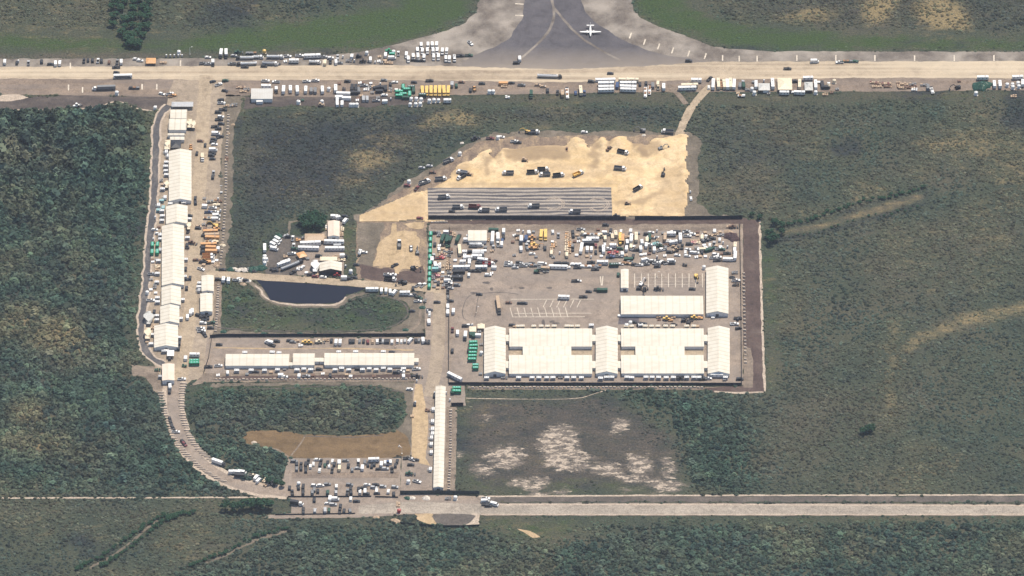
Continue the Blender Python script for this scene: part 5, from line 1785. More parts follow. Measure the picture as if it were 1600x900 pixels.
rows('by the yellow buses below the runway', A2, '''gen green 1215 575 0; gen green 1240 545 90; gen green 1262 560 0; gen green 1240 590 0; gen green 1280 590 90; gen green 1215 600 0; cont dark_green 1255 610 0; cont dark_green 1305 565 90; gen dark_green 1360 595 0; gen dark_green 1290 545 0; car black 1308 513;
wtank white 1290 618; wtank white 1322 618; wtank white 1352 622; wtank white 1284 652; wtank white 1318 652; wtank white 1346 650;
bus yellow 1360 568 -90; bus yellow 1387 568 -90; bus yellow 1414 568 -90; bus yellow 1441 568 -90; bus yellow 1468 568 -90; bus yellow 1495 568 -90; bus yellow 1522 568 -90;
wtank white 1403 630; wtank white 1432 627; wtank white 1460 627; trailer white 1516 630 0 6; trailer silver 1545 528 90 5; suv dark_green 1572 535 90''')
rows('on the lower runway edge below the taxiway', A3, '''loader orange 405 553 90; suv black 380 563 90; wtank white 498 572; wtank white 522 572; box dark_green 760 590 -90 8; pole tan 835 562 0 7; suv black 862 565 90; pickup black 925 577 90; trailer tan 955 585 90 7; car tan 835 540;
flat white 985 582 90 14; trailer cream 1070 567 90 10; car blue 1038 580 90; pickup blue 1092 580 90; suv black 1135 508; pallet white 612 607 0 4; pickup grey 700 530; pallet tan 590 540 0 5; car tan 800 530''')
rows('in the trailer park right of the taxiway', A3, '''cont white 1195 500 0 9; cont white 1245 500 0 10; trailer white 1228 522 0 13; trailer white 1228 545 0 13; trailer white 1228 564 0 13; cont blue 1298 535 -90 7; trailer cream 1340 500 0 9; trailer cream 1393 500 0 10;
trailer white 1366 522 0 13; trailer white 1366 545 0 13; trailer white 1366 562 0 13; suv black 1440 525 90; flat white 1474 575 90 14; flat white 1500 562 90 13; cont grey 1520 535 90; van cream 1552 522 90; pickup cream 1553 545 90; trailer white 1588 545 90 7; suv black 1478 520 90''')
rows('in the trailer row beside the access track', A4, '''trailer cream 470 535 0 13; trailer white 455 552 0 14; trailer white 512 503 0 8; car white 590 545 90; trailer white 617 527 90 12; trailer cream 650 524 90 12; flat tan 668 528 90 11; trailer cream 686 528 90 11; trailer white 706 528 90 11; trailer cream 726 524 90 12; trailer white 748 528 90 11; flat tan 738 540 90 9''')
rows('near the large cream canopy below the runway', A4, '''cont grey 785 535 90; cont dark_green 808 535 90; wtank white 860 556; trailer white 885 530 90 9; trailer white 989 525 90 11; trailer white 1062 580 0 8; trailer cream 1157 527 90 11; trailer white 1210 490 0 8; trailer white 1258 530 90 11; trailer white 1157 579 0 9; wtank white 1258 577; cont black 1300 530 90 8; cont black 1320 545 0 6; tank cream 1340 530 90 7; wtank cream 1374 507; pallet tan 1318 590 0 5; flat white 795 598 0 6; pallet grey 830 560 0 4; wtank white 875 580''')
rows('on the lower runway edge at the far right', A5, '''pallet maroon 665 515 0 8; pallet brown 700 525 0 9; pallet maroon 740 520 0 8; pallet tan 680 540 0 8; pallet brown 750 540 0 7; pallet brown 815 530 90 8; pallet tan 850 525 0 7; pallet brown 880 545 0 7; pallet grey 905 525 0 6; pallet tan 840 548 0 7; pallet brown 920 540 90 6;
pallet grey 975 530 0 6; cont grey 1000 545 90; flat white 1025 565 100 8; exc black 1185 545 200; pallet brown 1195 505 0 3; trailer white 1342 487 0 9; pile dark_green 1325 540 0 15; pile dark_green 1355 528 0 12; trailer white 1415 528 90 8; trailer white 1450 528 90 8; wtank white 1495 530; wtank white 1528 527; wtank white 1530 545; wtank white 1563 520; wtank white 1568 540;
trailer white 1560 483 0 9; trailer white 1592 520 90 7; wtank white 1300 583; pallet tan 1535 602 0 5; pallet white 915 560 0 5''')

# plane on the taxiway
pl = G(922.5, 48, 2.0)
pt = empty('propeller_plane', (pl.x, pl.y, .16), R(-90))
tag(pt, 'white twin engined propeller plane parked on the dark taxiway', 'plane')
fz = MB()
prev = None
SEC = [(-7.6, .12, 2.3), (-6, .45, 2.2), (-3, .85, 1.9), (0, .95, 1.8), (3.5, .95, 1.75), (5.5, .75, 1.65), (6.8, .4, 1.5), (7.4, .08, 1.4)]
for a_, b_ in zip(SEC[:-1], SEC[1:]):
    fz.tube((a_[0], 0, a_[2]), (b_[0], 0, b_[2]), a_[1], 'paint_white', 12, b_[1])
link('fuselage', fz.mesh('fuselage'), pt)
link('wing', MB().add([(1.9, -8.6, 2.0), (1.0, -8.6, 2.0), (-.6, 0, 1.5), (2.2, 0, 1.5), (1.0, 8.6, 2.0), (1.9, 8.6, 2.0), (1.9, -8.6, 1.85), (1.0, -8.6, 1.85), (-.6, 0, 1.2), (2.2, 0, 1.2), (1.0, 8.6, 1.85), (1.9, 8.6, 1.85)],
     [(0, 1, 2, 3), (3, 2, 4, 5), (9, 8, 7, 6), (11, 10, 8, 9), (0, 3, 9, 6), (3, 5, 11, 9), (1, 7, 8, 2), (2, 8, 10, 4), (0, 6, 7, 1), (5, 4, 10, 11)], 'paint_white').mesh('wing'), pt)
link('tailplane', MB().frus(-7.3, -6.0, 3.1, 2.5, -7.2, -6.2, 3.0, 2.62, 'paint_white').mesh('tailplane'), pt)
link('tail_fin', MB().prism([(-7.6, 2.2), (-5.4, 2.4), (-7.0, 4.6), (-8.0, 4.6)], -.1, .1, 'paint_white').mesh('tail_fin'), pt)
link('windscreen', MB().frus(5.0, 6.1, .6, 2.0, 5.0, 5.6, .4, 2.32, 'glass').mesh('windscreen'), pt)
for s_ in (-1, 1):
    nb = link('engine', MB().tube((-.4, s_ * 2.7, 1.75), (3.3, s_ * 2.7, 1.75), .5, 'paint_white', 10, .4).mesh('engine'), pt)
    link('propeller', MB().box(3.45, s_ * 2.7, 1.75, .06, 2.3, .16, 'paint_black').box(3.45, s_ * 2.7, 1.75, .06, .16, 2.3, 'paint_black').mesh('propeller'), nb)
    link('wheel', wheel(.4, .25), pt, (0, s_ * 2.7, .4))
link('wheel', wheel(.32, .2), pt, (5.6, 0, .32))

# west road
B1, B2, B3 = Z(160, 150, 5), Z(160, 300, 5), Z(160, 440, 5)
rows('in the car row beside the upper west road', B1, '''pickup white 930 53; suv black 925 30 180; pickup black 942 105; suv black 905 125; suv white 925 160; pickup black 912 182; suv black 928 215; pickup black 880 238; suv black 905 255 180; van white 885 292; pickup black 918 318 30; suv black 870 338; suv black 865 358; car white 875 377; van white 865 420; pickup black 858 447; suv black 852 462; car black 860 490; pallet grey 985 75 0 8; pallet grey 1030 70 0 5; pickup silver 868 600 90; suv black 862 632 90; pallet brown 970 490 90 6; pile tan 1020 222 0 4; pile tan 985 290 0 3; wtank white 1530 46; pallet white 1230 47 0 6''')
rows('on the west road', B1, '''car black 803 383 90; suv black 738 447 90; box cream 782 480 -90 8; suv black 726 798 90; suv black 727 832 90; roller orange 690 392 90; pallet orange 690 410 0 3; car black 680 260; car brown 765 350''')
rows('beside the upper west road', B1, '''lt white 928 735''')
rows('left of the long seamed tent', B1, '''ac white 500 440 90; ac white 515 470 90; ac white 500 520; ac white 495 553; ac white 495 587; ac white 500 618; trailer cream 510 385 90 7; ac white 470 730; ac white 490 795 90; pallet grey 460 660 90 4; pallet tan 470 690 0 3; wtank white 412 92; ac cream 500 690 90''')
rows('beside the upper right of the longest west tent', B2, '''ac white 635 85; ac white 530 95; ac white 680 213; ac white 665 360; suv black 662 415 90; suv black 680 183 0; pickup black 668 300 90; pallet black 662 435 0 4''')
rows('left of the longest west tent', B2, '''ac teal 463 70; ac white 440 105 90; ac teal 475 125 90; ac white 465 150; ac teal 440 145; ac white 468 190; ac white 465 225; ac white 455 340; ac white 455 370; ac white 437 540; ac white 430 640; ac white 425 707; pallet tan 425 590 90 8; pallet cream 430 585 0 4; gen green 391 413 90 5.5; gen green 430 413 90 5.5; gen green 388 470 90 5.5; gen green 428 470 90 5.5; wtank white 350 785; pickup white 378 845; ac white 430 830; ac white 430 863; pallet grey 410 740 90 5; ac silver 450 455 90''')
rows('along the right side of the lower west tents', B2, '''ac white 650 530; ac white 640 665; ac white 625 845; suv black 650 600 90; suv black 645 680 0''')
rows('in the machinery row beside the west road', B2, '''flat cream 855 72 15 9; flat cream 892 100 0 6; pickup white 862 122; pickup blue 828 155; pickup white 880 155; van white 890 182; flat cream 840 203 0 11; van white 885 212; suv black 840 240; exc yellow 880 262 170; trailer orange 845 308 0 12; trailer tan 855 338 0 11; trailer orange 858 358 0 11; flat cream 855 385 0 11; car white 870 390; trailer orange 830 410 0 13; semi orange 828 436 180 13; semi orange 830 466 180 14; dump orange 828 497; dump orange 830 520; exc orange 825 545 180; pallet tan 895 560 0 5; pile tan 890 575 0 6; pile cream 940 415 0 6; box white 905 440 90 6; loader orange 895 285; car black 795 340; pallet tan 905 240 0 4''')
rows('on the lower west road', B2, '''car black 748 282; car brown 733 530; pickup white 770 600 -25; suv black 685 670 90; suv black 658 750 90; loader brown 700 395 -20; car tan 750 268''')
rows('in the lower west yard', B3, '''van white 702 230 90; van white 690 240 90; van white 665 275 90; suv white 785 322; suv black 750 262 -20; pickup black 790 275; pickup black 825 275 90; pickup white 768 365; pickup black 780 392 -50; suv black 800 415 -60; suv black 845 360; pickup dark_green 850 320 20; cont white 650 600 90 4; trailer white 720 572 0 8; gen green 718 622 0 7.5; gen green 718 640 0 7.5; pallet dark_green 640 658 0 4; suv black 525 597 90; pickup white 620 760 0; van white 528 818 90; suv black 525 858 90; pallet dark_green 430 690 0 5; ac silver 455 745; pallet grey 480 690 0 4; car black 795 300; pickup white 775 385 0''')
rows('beside the lower west tents', B3, '''ac white 425 270; ac white 425 302; ac white 385 417; ac white 380 490; ac white 610 293; ac white 600 440; ac white 500 545; suv black 600 480 90; suv black 595 520 90; pallet tan 395 350 90 6; ac silver 480 548; pallet tan 350 470 0 3; suv black 405 235 90''')
rows('left of the white twin sheds', B2, '''ac white 760 715; ac white 755 745; ac silver 755 770 90''')

# rubble and cars above and beside the pond
rows('in the bush line above the pond road', B2, '''pile dark_green 1000 602 0 7; pile grey 1030 598 0 5; pile grey 1060 610 0 6; pile grey 1110 606 0 7; pile dark_green 1160 603 0 8; pile dark_green 1190 600 0 8; pile dark_green 1240 592 0 10; pile grey 1085 602 0 5; car black 937 605; pile black 1185 615 0 5; pallet grey 1140 605 0 5''')
rows('at the left end of the pond', B2, '''trailer white 945 685 90 5; trailer white 985 692 90 5; suv black 905 680; pickup white 1050 685; pile grey 1085 690 0 5; pile tan 1100 720 0 6; suv black 1120 688; pile grey 1140 692 0 5; car white 1075 678 0; car blue 965 690''')

# middle row
M1 = Z(320, 480, 4.4444)
rows('along the lower side of the middle row', M1, '; '.join('ac white %d %d' % (q[0], q[1] + 7) for q in [(222, 437), (322, 435), (415, 435), (505, 431), (640, 432), (688, 426), (735, 431), (905, 431), (950, 422), (1000, 431), (1095, 430), (1142, 424), (1190, 430), (1240, 421), (1285, 428), (1380, 424)]) +
     '; pickup white 95 405; car black 355 448; pallet tan 460 450 0 3; suv black 1065 430; pickup white 1470 428 10; pickup white 1360 445 -10; suv black 1330 452; pallet tan 1410 440 0 3; pickup black 25 412; pallet grey 755 432 90 3; pallet grey 555 430 0 3; suv black 795 430 0; loader black 1475 480; car black 1455 478; toilet white 1472 512; toilet white 1430 568')
rows('along the upper side of the middle row', M1, '; '.join('ac white %d %d' % q for q in [(278, 319), (468, 317), (515, 321), (930, 314), (1048, 314), (1240, 312)]) + '; car black 1300 311')
rows('below the pond island fence', M1, '''van white 445 243 150; pickup black 465 262 160; suv black 500 235; car grey 612 240 0; loader yellow 700 243; loader yellow 725 245; loader cream 795 240; pallet white 665 266 0 4; suv black 880 231 90; van white 912 241 90; van white 940 241 90; pole orange 760 245 0 6; car black 590 232; pallet tan 840 228 0 5;
suv black 1010 235 90; suv black 1032 235 90; pole orange 1045 245 0 6; car grey 1076 236 90; suv black 1103 235 90; suv maroon 1132 240 90; car tan 1165 238 90; suv white 1198 237 90; car silver 1237 235 90; suv black 1273 236 90; suv white 1300 240 90; pole red 1322 255 0 5; suv white 1338 235 90; car white 1365 236 90; suv silver 1390 234 90; van white 1428 230 60; suv black 1465 232 90; suv grey 1487 230 90; van white 1515 228 90; suv black 1532 238 90; car black 1555 240 90; pickup black 1218 232 90; suv black 1255 236 90; pallet tan 640 232 0 4; car black 100 258''')
rows('right of the pond island', Z(320, 480, 4.4444), '''van white 1555 100 90; car white 1560 50 90; pile dark_green 1395 155 0 5; car black 1440 25; pile dark_green 130 168 0 5; pile dark_green 410 184 0 5; pile dark_green 660 184 0 5''')

# main compound air conditioners
N1, N2 = Z(680, 460, 5), Z(920, 460, 5)
rows('below the left half of the main compound', N1, '; '.join('ac white %d %d' % (x, 655) for x in (402, 652, 757, 810, 872, 920, 1030, 1082, 1142)) + '; pallet grey 980 648 0 4; pallet grey 540 650 0 5')
rows('below the right half of the main compound', N2, '; '.join('ac white %d %d' % (q[0], max(q[1], 642) + 10) for q in [(92, 650), (138, 634), (180, 640), (335, 645), (447, 642), (495, 641), (545, 643), (605, 645), (660, 644), (765, 643), (820, 640), (860, 643), (1068, 640), (298, 640)]) +
     '; loader black 715 655; pickup black 890 660; pickup white 930 655; suv black 1180 660; pallet grey 1060 665 0 3; trailer white 1000 632 0 10; suv black 880 645')
rows('along the top of the left dormitory tent', N1, '; '.join('ac cream %d %d' % (x, 253) for x in (650, 680, 770, 828, 878, 930, 1030, 1066, 1112)) + '; ac white 1220 245; pallet tan 620 248 0 3; car black 600 238; pallet orange 640 255 0 3')
rows('along the top of the right dormitory tent', N2, '; '.join('ac cream %d %d' % (x, 253) for x in (292, 335, 440, 490, 540, 600, 655, 765, 820)) + '; ac white 405 243; wtank white 295 243; wtank white 325 220; car black 430 228 0; loader black 405 235; pallet tan 850 248 0 3; toilet white 20 243')
rows('between the compound tents', N2, '''loader yellow 610 190; pallet orange 640 200 0 4; loader yellow 825 182; flat orange 870 182 0 5; exc black 780 215 80; pile black 600 238 0 5; pile black 665 235 0 6; pallet white 970 178 0 3; pickup black 1165 185; pickup white 1135 228; suv black 1170 263 20; pallet tan 545 175 0 4; pile brown 550 198 0 4; exc black 745 200 0; pallet tan 660 178 0 4; car black 350 215; pallet white 240 165 0 3''')
rows('at the green generators left of the compound', N1, '''gen green 297 377 0 6.5; gen green 299 405 0 6.5; gen green 296 431 0 6.5; gen green 293 458 0 6.5; gen green 290 485 0 6.5; gen green 288 510 0 6.5; gen green 315 557 0 4.5; gen green 315 578 0 4.5; cont white 332 320 0 5; cont dark_green 280 310 90 5; cont dark_green 300 320 90 5; box white 235 325 -90 9; van white 175 300 90; pickup maroon 135 275 90; suv black 133 440 90; suv black 235 245; toilet white 290 240; wtank white 360 457; pallet grey 345 290 90 3; pallet grey 360 390 90 3; trailer white 152 645 -40 13; cont black 265 430 90 6; pallet grey 355 620 0 3; car white 268 240''')
rows('below the main compound fence', N1, '''gen green 168 735 0 6.5; gen green 168 760 0 6.5; cont dark_green 135 760 90 5; toilet white 115 825; toilet white 85 770''')

# central road
D1 = Z(640, 330, 5)
rows('in the green row beside the central road', D1, '; '.join('gen green %d %d 90 4.6' % (165 - i * 1.2, 182 + 45 * i) for i in range(10)))
rows('at the mouth of the pond road', D1, '''suv black 27 602 90; pickup white 68 575 45; pickup white 106 576 55; pickup dark_green 72 672 -35; suv black 40 655 -35; pickup white 65 702 0; car white 20 655; pallet grey 120 700 90 4''')
rows('along the central road', D1, '''van white 298 745 90; van white 298 790 90; van white 342 780 90; car white 156 795 90; van white 152 862 90; suv black 300 718 90; car black 320 700; car black 155 770; car black 215 710; car grey 300 670 90; car black 545 648 0''')
rows('in the crowded lot by the green row', D1, '''semi dark_green 262 205 80 13; semi dark_green 293 210 85 13; semi dark_green 318 215 80 10; semi dark_green 380 210 78 12; pallet grey 235 190 0 5; pallet black 270 265 0 5; pallet dark_green 300 275 0 4; pickup red 235 365; pallet maroon 262 345 0 4; pallet tan 240 330 90 6; pallet pink 262 360 0 4; cont white 200 418 90 5; trailer silver 235 440 90 5; trailer teal 200 455 0 5; trailer white 215 430 0 5; pickup pink 207 510 30; pickup maroon 200 495; pallet grey 185 520 90 5;
pallet tan 280 345 90 6; pallet grey 300 350 0 5; pallet tan 300 390 90 8; pallet grey 312 430 90 8; pallet tan 296 440 90 7; pallet grey 310 480 0 4; pickup white 302 512; van white 300 545; pickup white 302 562; suv black 306 590; pickup black 298 625 90; pallet grey 320 320 0 4; pallet grey 280 320 0 4; trailer white 175 380 90 5; pallet tan 345 180 90 6; car silver 318 600''')
rows('in the trailer cluster below the storage tent', D1, '''bus cream 391 305 90 12; trailer white 430 320 0 4; trailer white 430 360 90 5; trailer white 415 397 0 5; trailer white 467 400 90 6; trailer white 465 365 0 5; trailer white 535 318 0 9; trailer silver 535 335 0 9; trailer white 525 355 0 8; suv black 560 360; trailer white 570 382 -10 8; suv black 560 410; pickup black 545 400; trailer white 405 440 0 13; cont black 385 475 0 9; trailer black 372 522 0 9; suv grey 370 575; pickup black 490 465; trailer white 560 440 0 9; suv black 580 458; dump red 620 412; loader brown 655 400 60; trailer silver 500 263 0 7; van white 545 263; trailer white 445 225 0 5; cont dark_green 655 145 0 8; trailer white 648 207 90 13; box white 690 195 90 10; van white 735 155 90; suv blue 725 225 90; van white 720 255 90; pickup white 690 255 90; suv black 735 200 90; pallet tan 610 225 90 4; pickup black 530 465 0; cont grey 600 410 90 4; car black 385 500''')
rows('in the upper middle of the yard', D1, '''box white 872 228 -90 9; cont blue 910 212 90; van white 870 293 90; suv grey 922 290 90; pickup silver 915 270 90; loader orange 960 205; loader orange 955 235 90; loader yellow 975 262; exc orange 985 285 20; suv black 850 195; bus yellow 1028 185 -90 11; bus yellow 1062 185 -90 12; suv black 1058 288 90; pickup white 1115 250 90; pallet orange 1120 270 90 5; pallet tan 1110 300 90 8; van cream 1108 325 90; pallet tan 1135 255 90 6; suv black 1275 165 90; suv black 1278 190 90; pickup black 1275 290 90; suv grey 1272 270 90;
pallet orange 1228 185 90 8; pallet tan 1248 195 90 8; pallet cream 1225 235 90 8; pallet orange 1250 255 90 9; pallet cream 1225 285 90 9; pallet tan 1248 310 90 6; van cream 1228 340 90; trailer white 1342 290 80 12; loader orange 955 285 0; car white 935 240; pallet blue 905 230 0 4; pallet tan 850 215 0 5; wtank cream 1350 170''')
rows('in the right middle of the yard', Z(640, 330, 5), '''flat white 1425 182 0 15; trailer white 1430 218 0 10; trailer white 1385 235 0 7; cont black 1400 252 0 8; van white 1388 295 90; van white 1420 295 90; suv maroon 1455 268 90; suv black 1455 320 90; pickup black 1490 290 90; trailer white 1515 300 88 9; van cream 1528 210 90; pickup black 1375 195 90; pickup white 1548 293; loader cream 1500 195 0; cont cream 1585 200 90; car red 1570 325; pickup blue 1568 355 0; trailer white 1590 270 0 5''')
rows('in the long row across the yard', D1, '''pickup white 772 400; suv silver 800 420; pickup white 770 420; pickup silver 860 410 10; suv black 855 400; pickup silver 890 425; suv black 955 408; flat grey 990 422 0 11; suv white 1045 408; trailer tan 1060 448 -5 7; exc dark_green 995 470 0; pallet grey 1065 470 0 5; trailer white 1160 435 0 15; suv black 1150 406; suv black 1175 406; suv black 1220 406; flat white 1300 413 0 9; flat white 1400 430 0 14; pickup black 1312 438; pickup black 1418 398; trailer white 1507 400 0 9; pickup black 1450 452; gen dark_green 1593 418 0 7; flat silver 930 415 0 7; car silver 825 440; pallet grey 1020 445 0 5; car white 1025 405; pallet white 1240 438 0 4; flat silver 1470 428 0 6''')
rows('on the open part of the yard', D1, '''pickup black 1297 543; car white 1318 543; cont dark_green 1505 617 0 8; pickup dark_green 1470 612; car black 1400 627; trailer white 1205 672 0 9; pickup black 1357 668; car black 895 718; car black 865 718; semi tan 694 735 -88 20; car brown 775 714; pole black 520 770 0 6; wtank cream 560 893''')
E1 = Z(900, 330, 5)
rows('in the upper right corner of the yard', E1, '''trailer cream 310 180 90 6; bus yellow 345 205 -90 10; bus orange 365 215 -90 9; loader yellow 345 240 90; pallet tan 410 200 0 6; van white 400 240 90; trailer white 432 215 85 9; trailer cream 470 205 90 10; van white 515 240 90; suv black 555 178; cont dark_green 575 205 90 8; flat white 602 203 0 10; van cream 555 225 90; pallet tan 640 215 90 6; trailer tan 695 205 90 9; trailer white 745 178 0 7; cont black 787 163 0 6; trailer white 815 207 90 9; pickup white 870 192; trailer white 760 243 20 7; car tan 770 275; loader dark_green 655 270; pickup silver 640 260 30; van white 612 298 90; pickup white 660 303 20; suv white 675 297; pickup black 580 292 90; van white 548 265 90; van white 505 290 90; pickup black 473 302; van cream 430 275 90; van white 395 290 90; suv dark_green 345 292; van cream 292 268; pickup red 300 318 0; pallet pink 285 330 0 5; suv black 270 350 90; pickup white 240 292; suv black 730 318; pickup black 795 290 80; pickup black 830 275 90; suv grey 700 285 90; pallet brown 705 265 0 5; loader tan 780 300 40;
pickup black 910 315 10; suv white 912 322; suv white 938 324; pallet tan 930 228 0 8; pallet cream 945 245 0 6; pallet pink 920 245 0 5; suv black 885 255; pickup white 1000 288 30; van cream 995 300; cont dark_green 1035 303 25; suv dark_green 1065 290 40; suv black 985 318 90; pickup white 1120 292; suv dark_green 1140 297; pickup black 1180 327; pickup white 1075 362; suv white 1112 357; pickup black 1105 382; van white 1178 376; van white 1207 378; trailer white 1243 350 85 9; van white 1240 300 85; trailer cream 1243 270 90 6; suv black 1068 212; pile soil 1215 195 0 13; pile soil 1235 215 0 9; pile tan 1190 165 0 8; pallet grey 1130 185 0 6; pickup white 1012 205 80; pickup tan 1040 190 0; van cream 985 205 90; pallet tan 1090 180 0 5; loader grey 1015 225 30; wtank white 1000 437; suv black 405 270 0; car white 525 258; car white 572 260; pickup white 445 285 60; pallet white 720 235 0 5; pallet teal 620 255 0 5''')
rows('in the short row above the painted court bays', E1, '''cont dark_green 410 375 0 7; flat tan 395 405 -10 8; suv black 460 415; pickup white 493 418; van white 540 380 20; pickup silver 548 402 20; pickup grey 545 412 10; suv black 590 395 20; pickup white 630 405; suv white 665 397 50; suv black 648 390; suv black 690 400; pickup white 715 402 20; van white 745 388; suv black 750 405; suv black 635 430; car white 347 412; pallet black 850 420 0 4; gen dark_green 300 420 0 6.5; suv dark_green 330 495 90; car grey 420 395; car white 600 385''')
rows('on the painted court bays', E1, '''exc white 510 568 60; exc black 495 600 0; loader black 640 606; exc yellow 940 510 -80; pole white 632 490 0 5; exc black 535 610 -90; car black 908 607''')
rows('along the right yard fence', E1, '''pallet grey 1240 480 0 5; pile black 1220 515 0 5; pile black 1235 578 0 4; pickup white 1250 540; pickup white 1240 880 ; pallet black 1250 575 0 5; suv black 1270 838 60''')
rows('on the bare strip above the yard', E1, '''suv black 232 106; car black 315 37; pallet tan 1200 120 0 5; loader brown 1225 120 0''')

# sand fill
S1, S2 = Z(540, 180, 5), Z(820, 180, 5)
rows('along the upper edge of the sand', S1, '''wtank white 495 518; suv maroon 480 548; pickup maroon 555 570 60; dump grey 620 520 30; pickup white 600 530 30; dump grey 745 497 10; dump white 805 355 35; wtank white 893 299; car silver 655 395; car silver 595 408; suv brown 680 445; pile grey 910 215 0 4; loader black 1010 180 20; pickup maroon 1130 180; wtank white 1190 173; car white 1218 169; pickup white 1320 203; pickup black 1345 212; exc yellow 1420 128 180; dump white 1470 130''')
rows('on the open sand', S1, '''dump black 905 480 -140; dump silver 910 445 160; dozer tan 965 458 -15; dump grey 1268 450 180; dozer tan 1395 347''', .7)
rows('on the open sand', S2, '''dump black 62 443; dump black 145 422; dump white 155 462 180; dump black 265 467 10; dump yellow 418 457 35; dump black 768 287 -25; dump white 745 415 -10; dump black 885 570 45; exc black 1080 460 80; exc grey 1065 258 20; dozer tan 800 685; loader brown 655 262 60; loader brown 328 270 90; dozer black 715 787''', .7)
rows('above the right part of the sand', S2, '''exc grey 920 118 180; dump white 1115 128 170; car white 465 130; pile grey 930 155 0 4; car white 1298 650 90; toilet white 1293 600''')
rows('on the striped base', S1, '''dump white 770 638 10; dump grey 880 717; dump maroon 1010 715; dump white 1080 742 180; dump grey 1215 737 180; car black 830 750; dump grey 1470 708 180; car maroon 580 805''', .4)
rows('on the striped base', S2, '''dump white 390 753 180''', .4)

# contractor camp and borrow pit
K1 = Z(380, 320, 5)
rows('in the left half of the contractor camp', K1, '''van white 272 268 -40; van white 258 292 -40; van white 235 310 -40; car silver 225 328 -30; van white 242 342 -20; trailer white 168 338 90 9; wtank white 168 405; wtank white 165 425; wtank white 180 425; wtank white 168 455; car silver 333 240 40; suv black 355 248; pickup white 387 260 90; pickup white 394 318 90; suv dark_green 400 342; pickup white 380 380 10; trailer white 315 458 28 11; tank silver 380 470 35 20; suv white 463 488 60; pallet tan 330 405 0 4; suv black 250 512 10; pickup black 240 500; pickup black 390 525 40; pallet orange 430 275 0 4; trailer white 330 448 25 8; pallet white 430 500 90 4; pile dark_green 275 240 0 7''')
rows('among the white trailers of the contractor camp', K1, '''trailer white 525 300 0 16; trailer white 510 340 0 16; trailer white 710 290 0 15; trailer white 715 342 0 16; cont silver 735 320 0 6; suv black 590 398; suv black 525 545; car maroon 563 560; loader red 735 548; box white 798 570 0 7; trailer white 712 93 0 6; trailer white 740 100 20 4; suv black 795 88; van white 798 125 60; box white 785 400 0 6; pallet cream 770 430 0 6; pallet tan 720 405 0 5; pallet white 655 180 90 6; pallet cream 775 190 90 5; pallet tan 770 230 90 5; suv black 830 575; car white 625 563; wtank white 840 520; suv black 868 567; pallet grey 480 255 0 5; pallet silver 560 250 0 8; pallet tan 625 255 0 4; car black 770 110 90''')
rows('by the borrow pit', K1, '''tank white 912 370 80 7; car white 945 370; car black 885 467; dump white 1220 305 90; loader white 1312 340 90; pickup black 1185 470 40; exc black 1330 495 -30; dump black 1150 580 -10; pickup white 1165 545; pickup white 1128 543; loader black 1240 600 10; exc black 1255 610 200; exc grey 1360 370 90; car maroon 1380 103''')
rows('along the lower side of the pond road', K1, '''trailer white 1007 662 0 10; van white 1080 668 90; van white 1116 668 90; van white 1148 677 90; van white 1183 684 60; trailer white 1263 690 0 8; pallet grey 1330 700 90 3; pile dark_green 1400 800 0 5; car silver 1455 850 90; toilet white 1440 830''')

# south
P1, P2, P3 = Z(400, 660, 5), Z(580, 580, 5), Z(600, 700, 5)
rows('in the upper row of the car park', P1, '''suv black 318 325 90; pickup black 352 330 90; suv black 352 358 90; suv black 388 322 90; pickup black 390 345 90; suv black 390 375 90; suv white 425 343 90; suv grey 318 362 90; suv black 500 332 90; car dark_green 538 335 90; car white 570 340 90; suv black 612 325 90; box white 650 310 90 7; van cream 652 355 90; suv black 722 338 90; car grey 700 298; suv white 800 300 90; pickup black 800 320 90; car silver 797 357; van white 832 352 90; suv black 875 330 90; trailer white 920 293 0 8; suv black 905 340 90; suv black 925 325 90; van white 980 325 90; suv white 1008 313 90; pickup blue 1030 315 90; suv white 1050 308 90; suv black 1090 335 90; pickup black 508 305 90; car grey 850 310 90; car white 480 290 ''')
rows('in the lower row of the car park', P1, '''suv black 262 510 90; wtank white 333 478; suv black 332 508 90; suv black 370 495 90; pickup black 368 520 90; suv black 368 548 90; suv grey 440 545 90; suv black 483 535 90; suv grey 455 525 90; suv dark_green 560 545 90; suv white 628 500 90; car black 628 520 90; suv silver 625 545 90; suv black 740 515 90; suv black 742 545 90; pickup grey 715 540 90; suv white 812 542 90; van white 852 537 90; suv white 942 535 90; suv black 140 480 80; pickup silver 110 470 60; car black 945 553 0; suv black 862 555''')
rows('in the small car park by the scrub', P1, '''suv black 455 605 90; van white 578 592 90; van white 615 598; suv white 740 597 90; semi black 318 628 -15 11; suv black 370 678 90; suv black 370 700 90; van silver 540 685 90; suv dark_green 570 685 90; pickup black 655 690 90; suv black 688 690 90; suv silver 460 690 90''')
rows('by the southern gate', P1, '''wtank white 1190 462; loader dark_green 1200 400; pickup white 1258 460 -20; wtank red 1117 690; pickup white 1215 285 -30; pickup black 1180 278 10; car black 1210 330; car black 1250 292; pile dark_green 1185 590 0 6; pile grey 1330 588 0 7; pile grey 1220 588 0 5; pile tan 1085 770 0 8; pallet tan 1110 640 90 6; pile tan 940 740 0 5''')
rows('along the left side of the long narrow tent', P2, '''ac white 485 300 90; ac white 480 395 90; ac white 480 455 90; ac white 480 490 90; ac white 472 522 90; ac white 470 572 90; ac white 470 635 90; ac white 463 768 90; toilet white 495 170; suv black 495 190 90; pallet brown 440 305 0 4; suv black 340 255 90; toilet white 345 245; car white 300 140; pallet tan 320 350 90 3''')
rows('right of the southern gate', P3, '''pickup white 795 393; van white 790 413; pickup black 797 440; suv black 815 450; van white 862 438 -20; pallet grey 500 395 0 5; wtank white 558 388''')
rows('on the curved road', Z(200, 560, 5), '''suv black 328 475 -75; pickup black 335 500 -75; suv black 350 540 -65; pickup white 374 572 0; suv maroon 440 668 -55; suv black 430 650 -55; box white 708 812 -28 11; van white 820 890 0; van white 890 890 -15''')
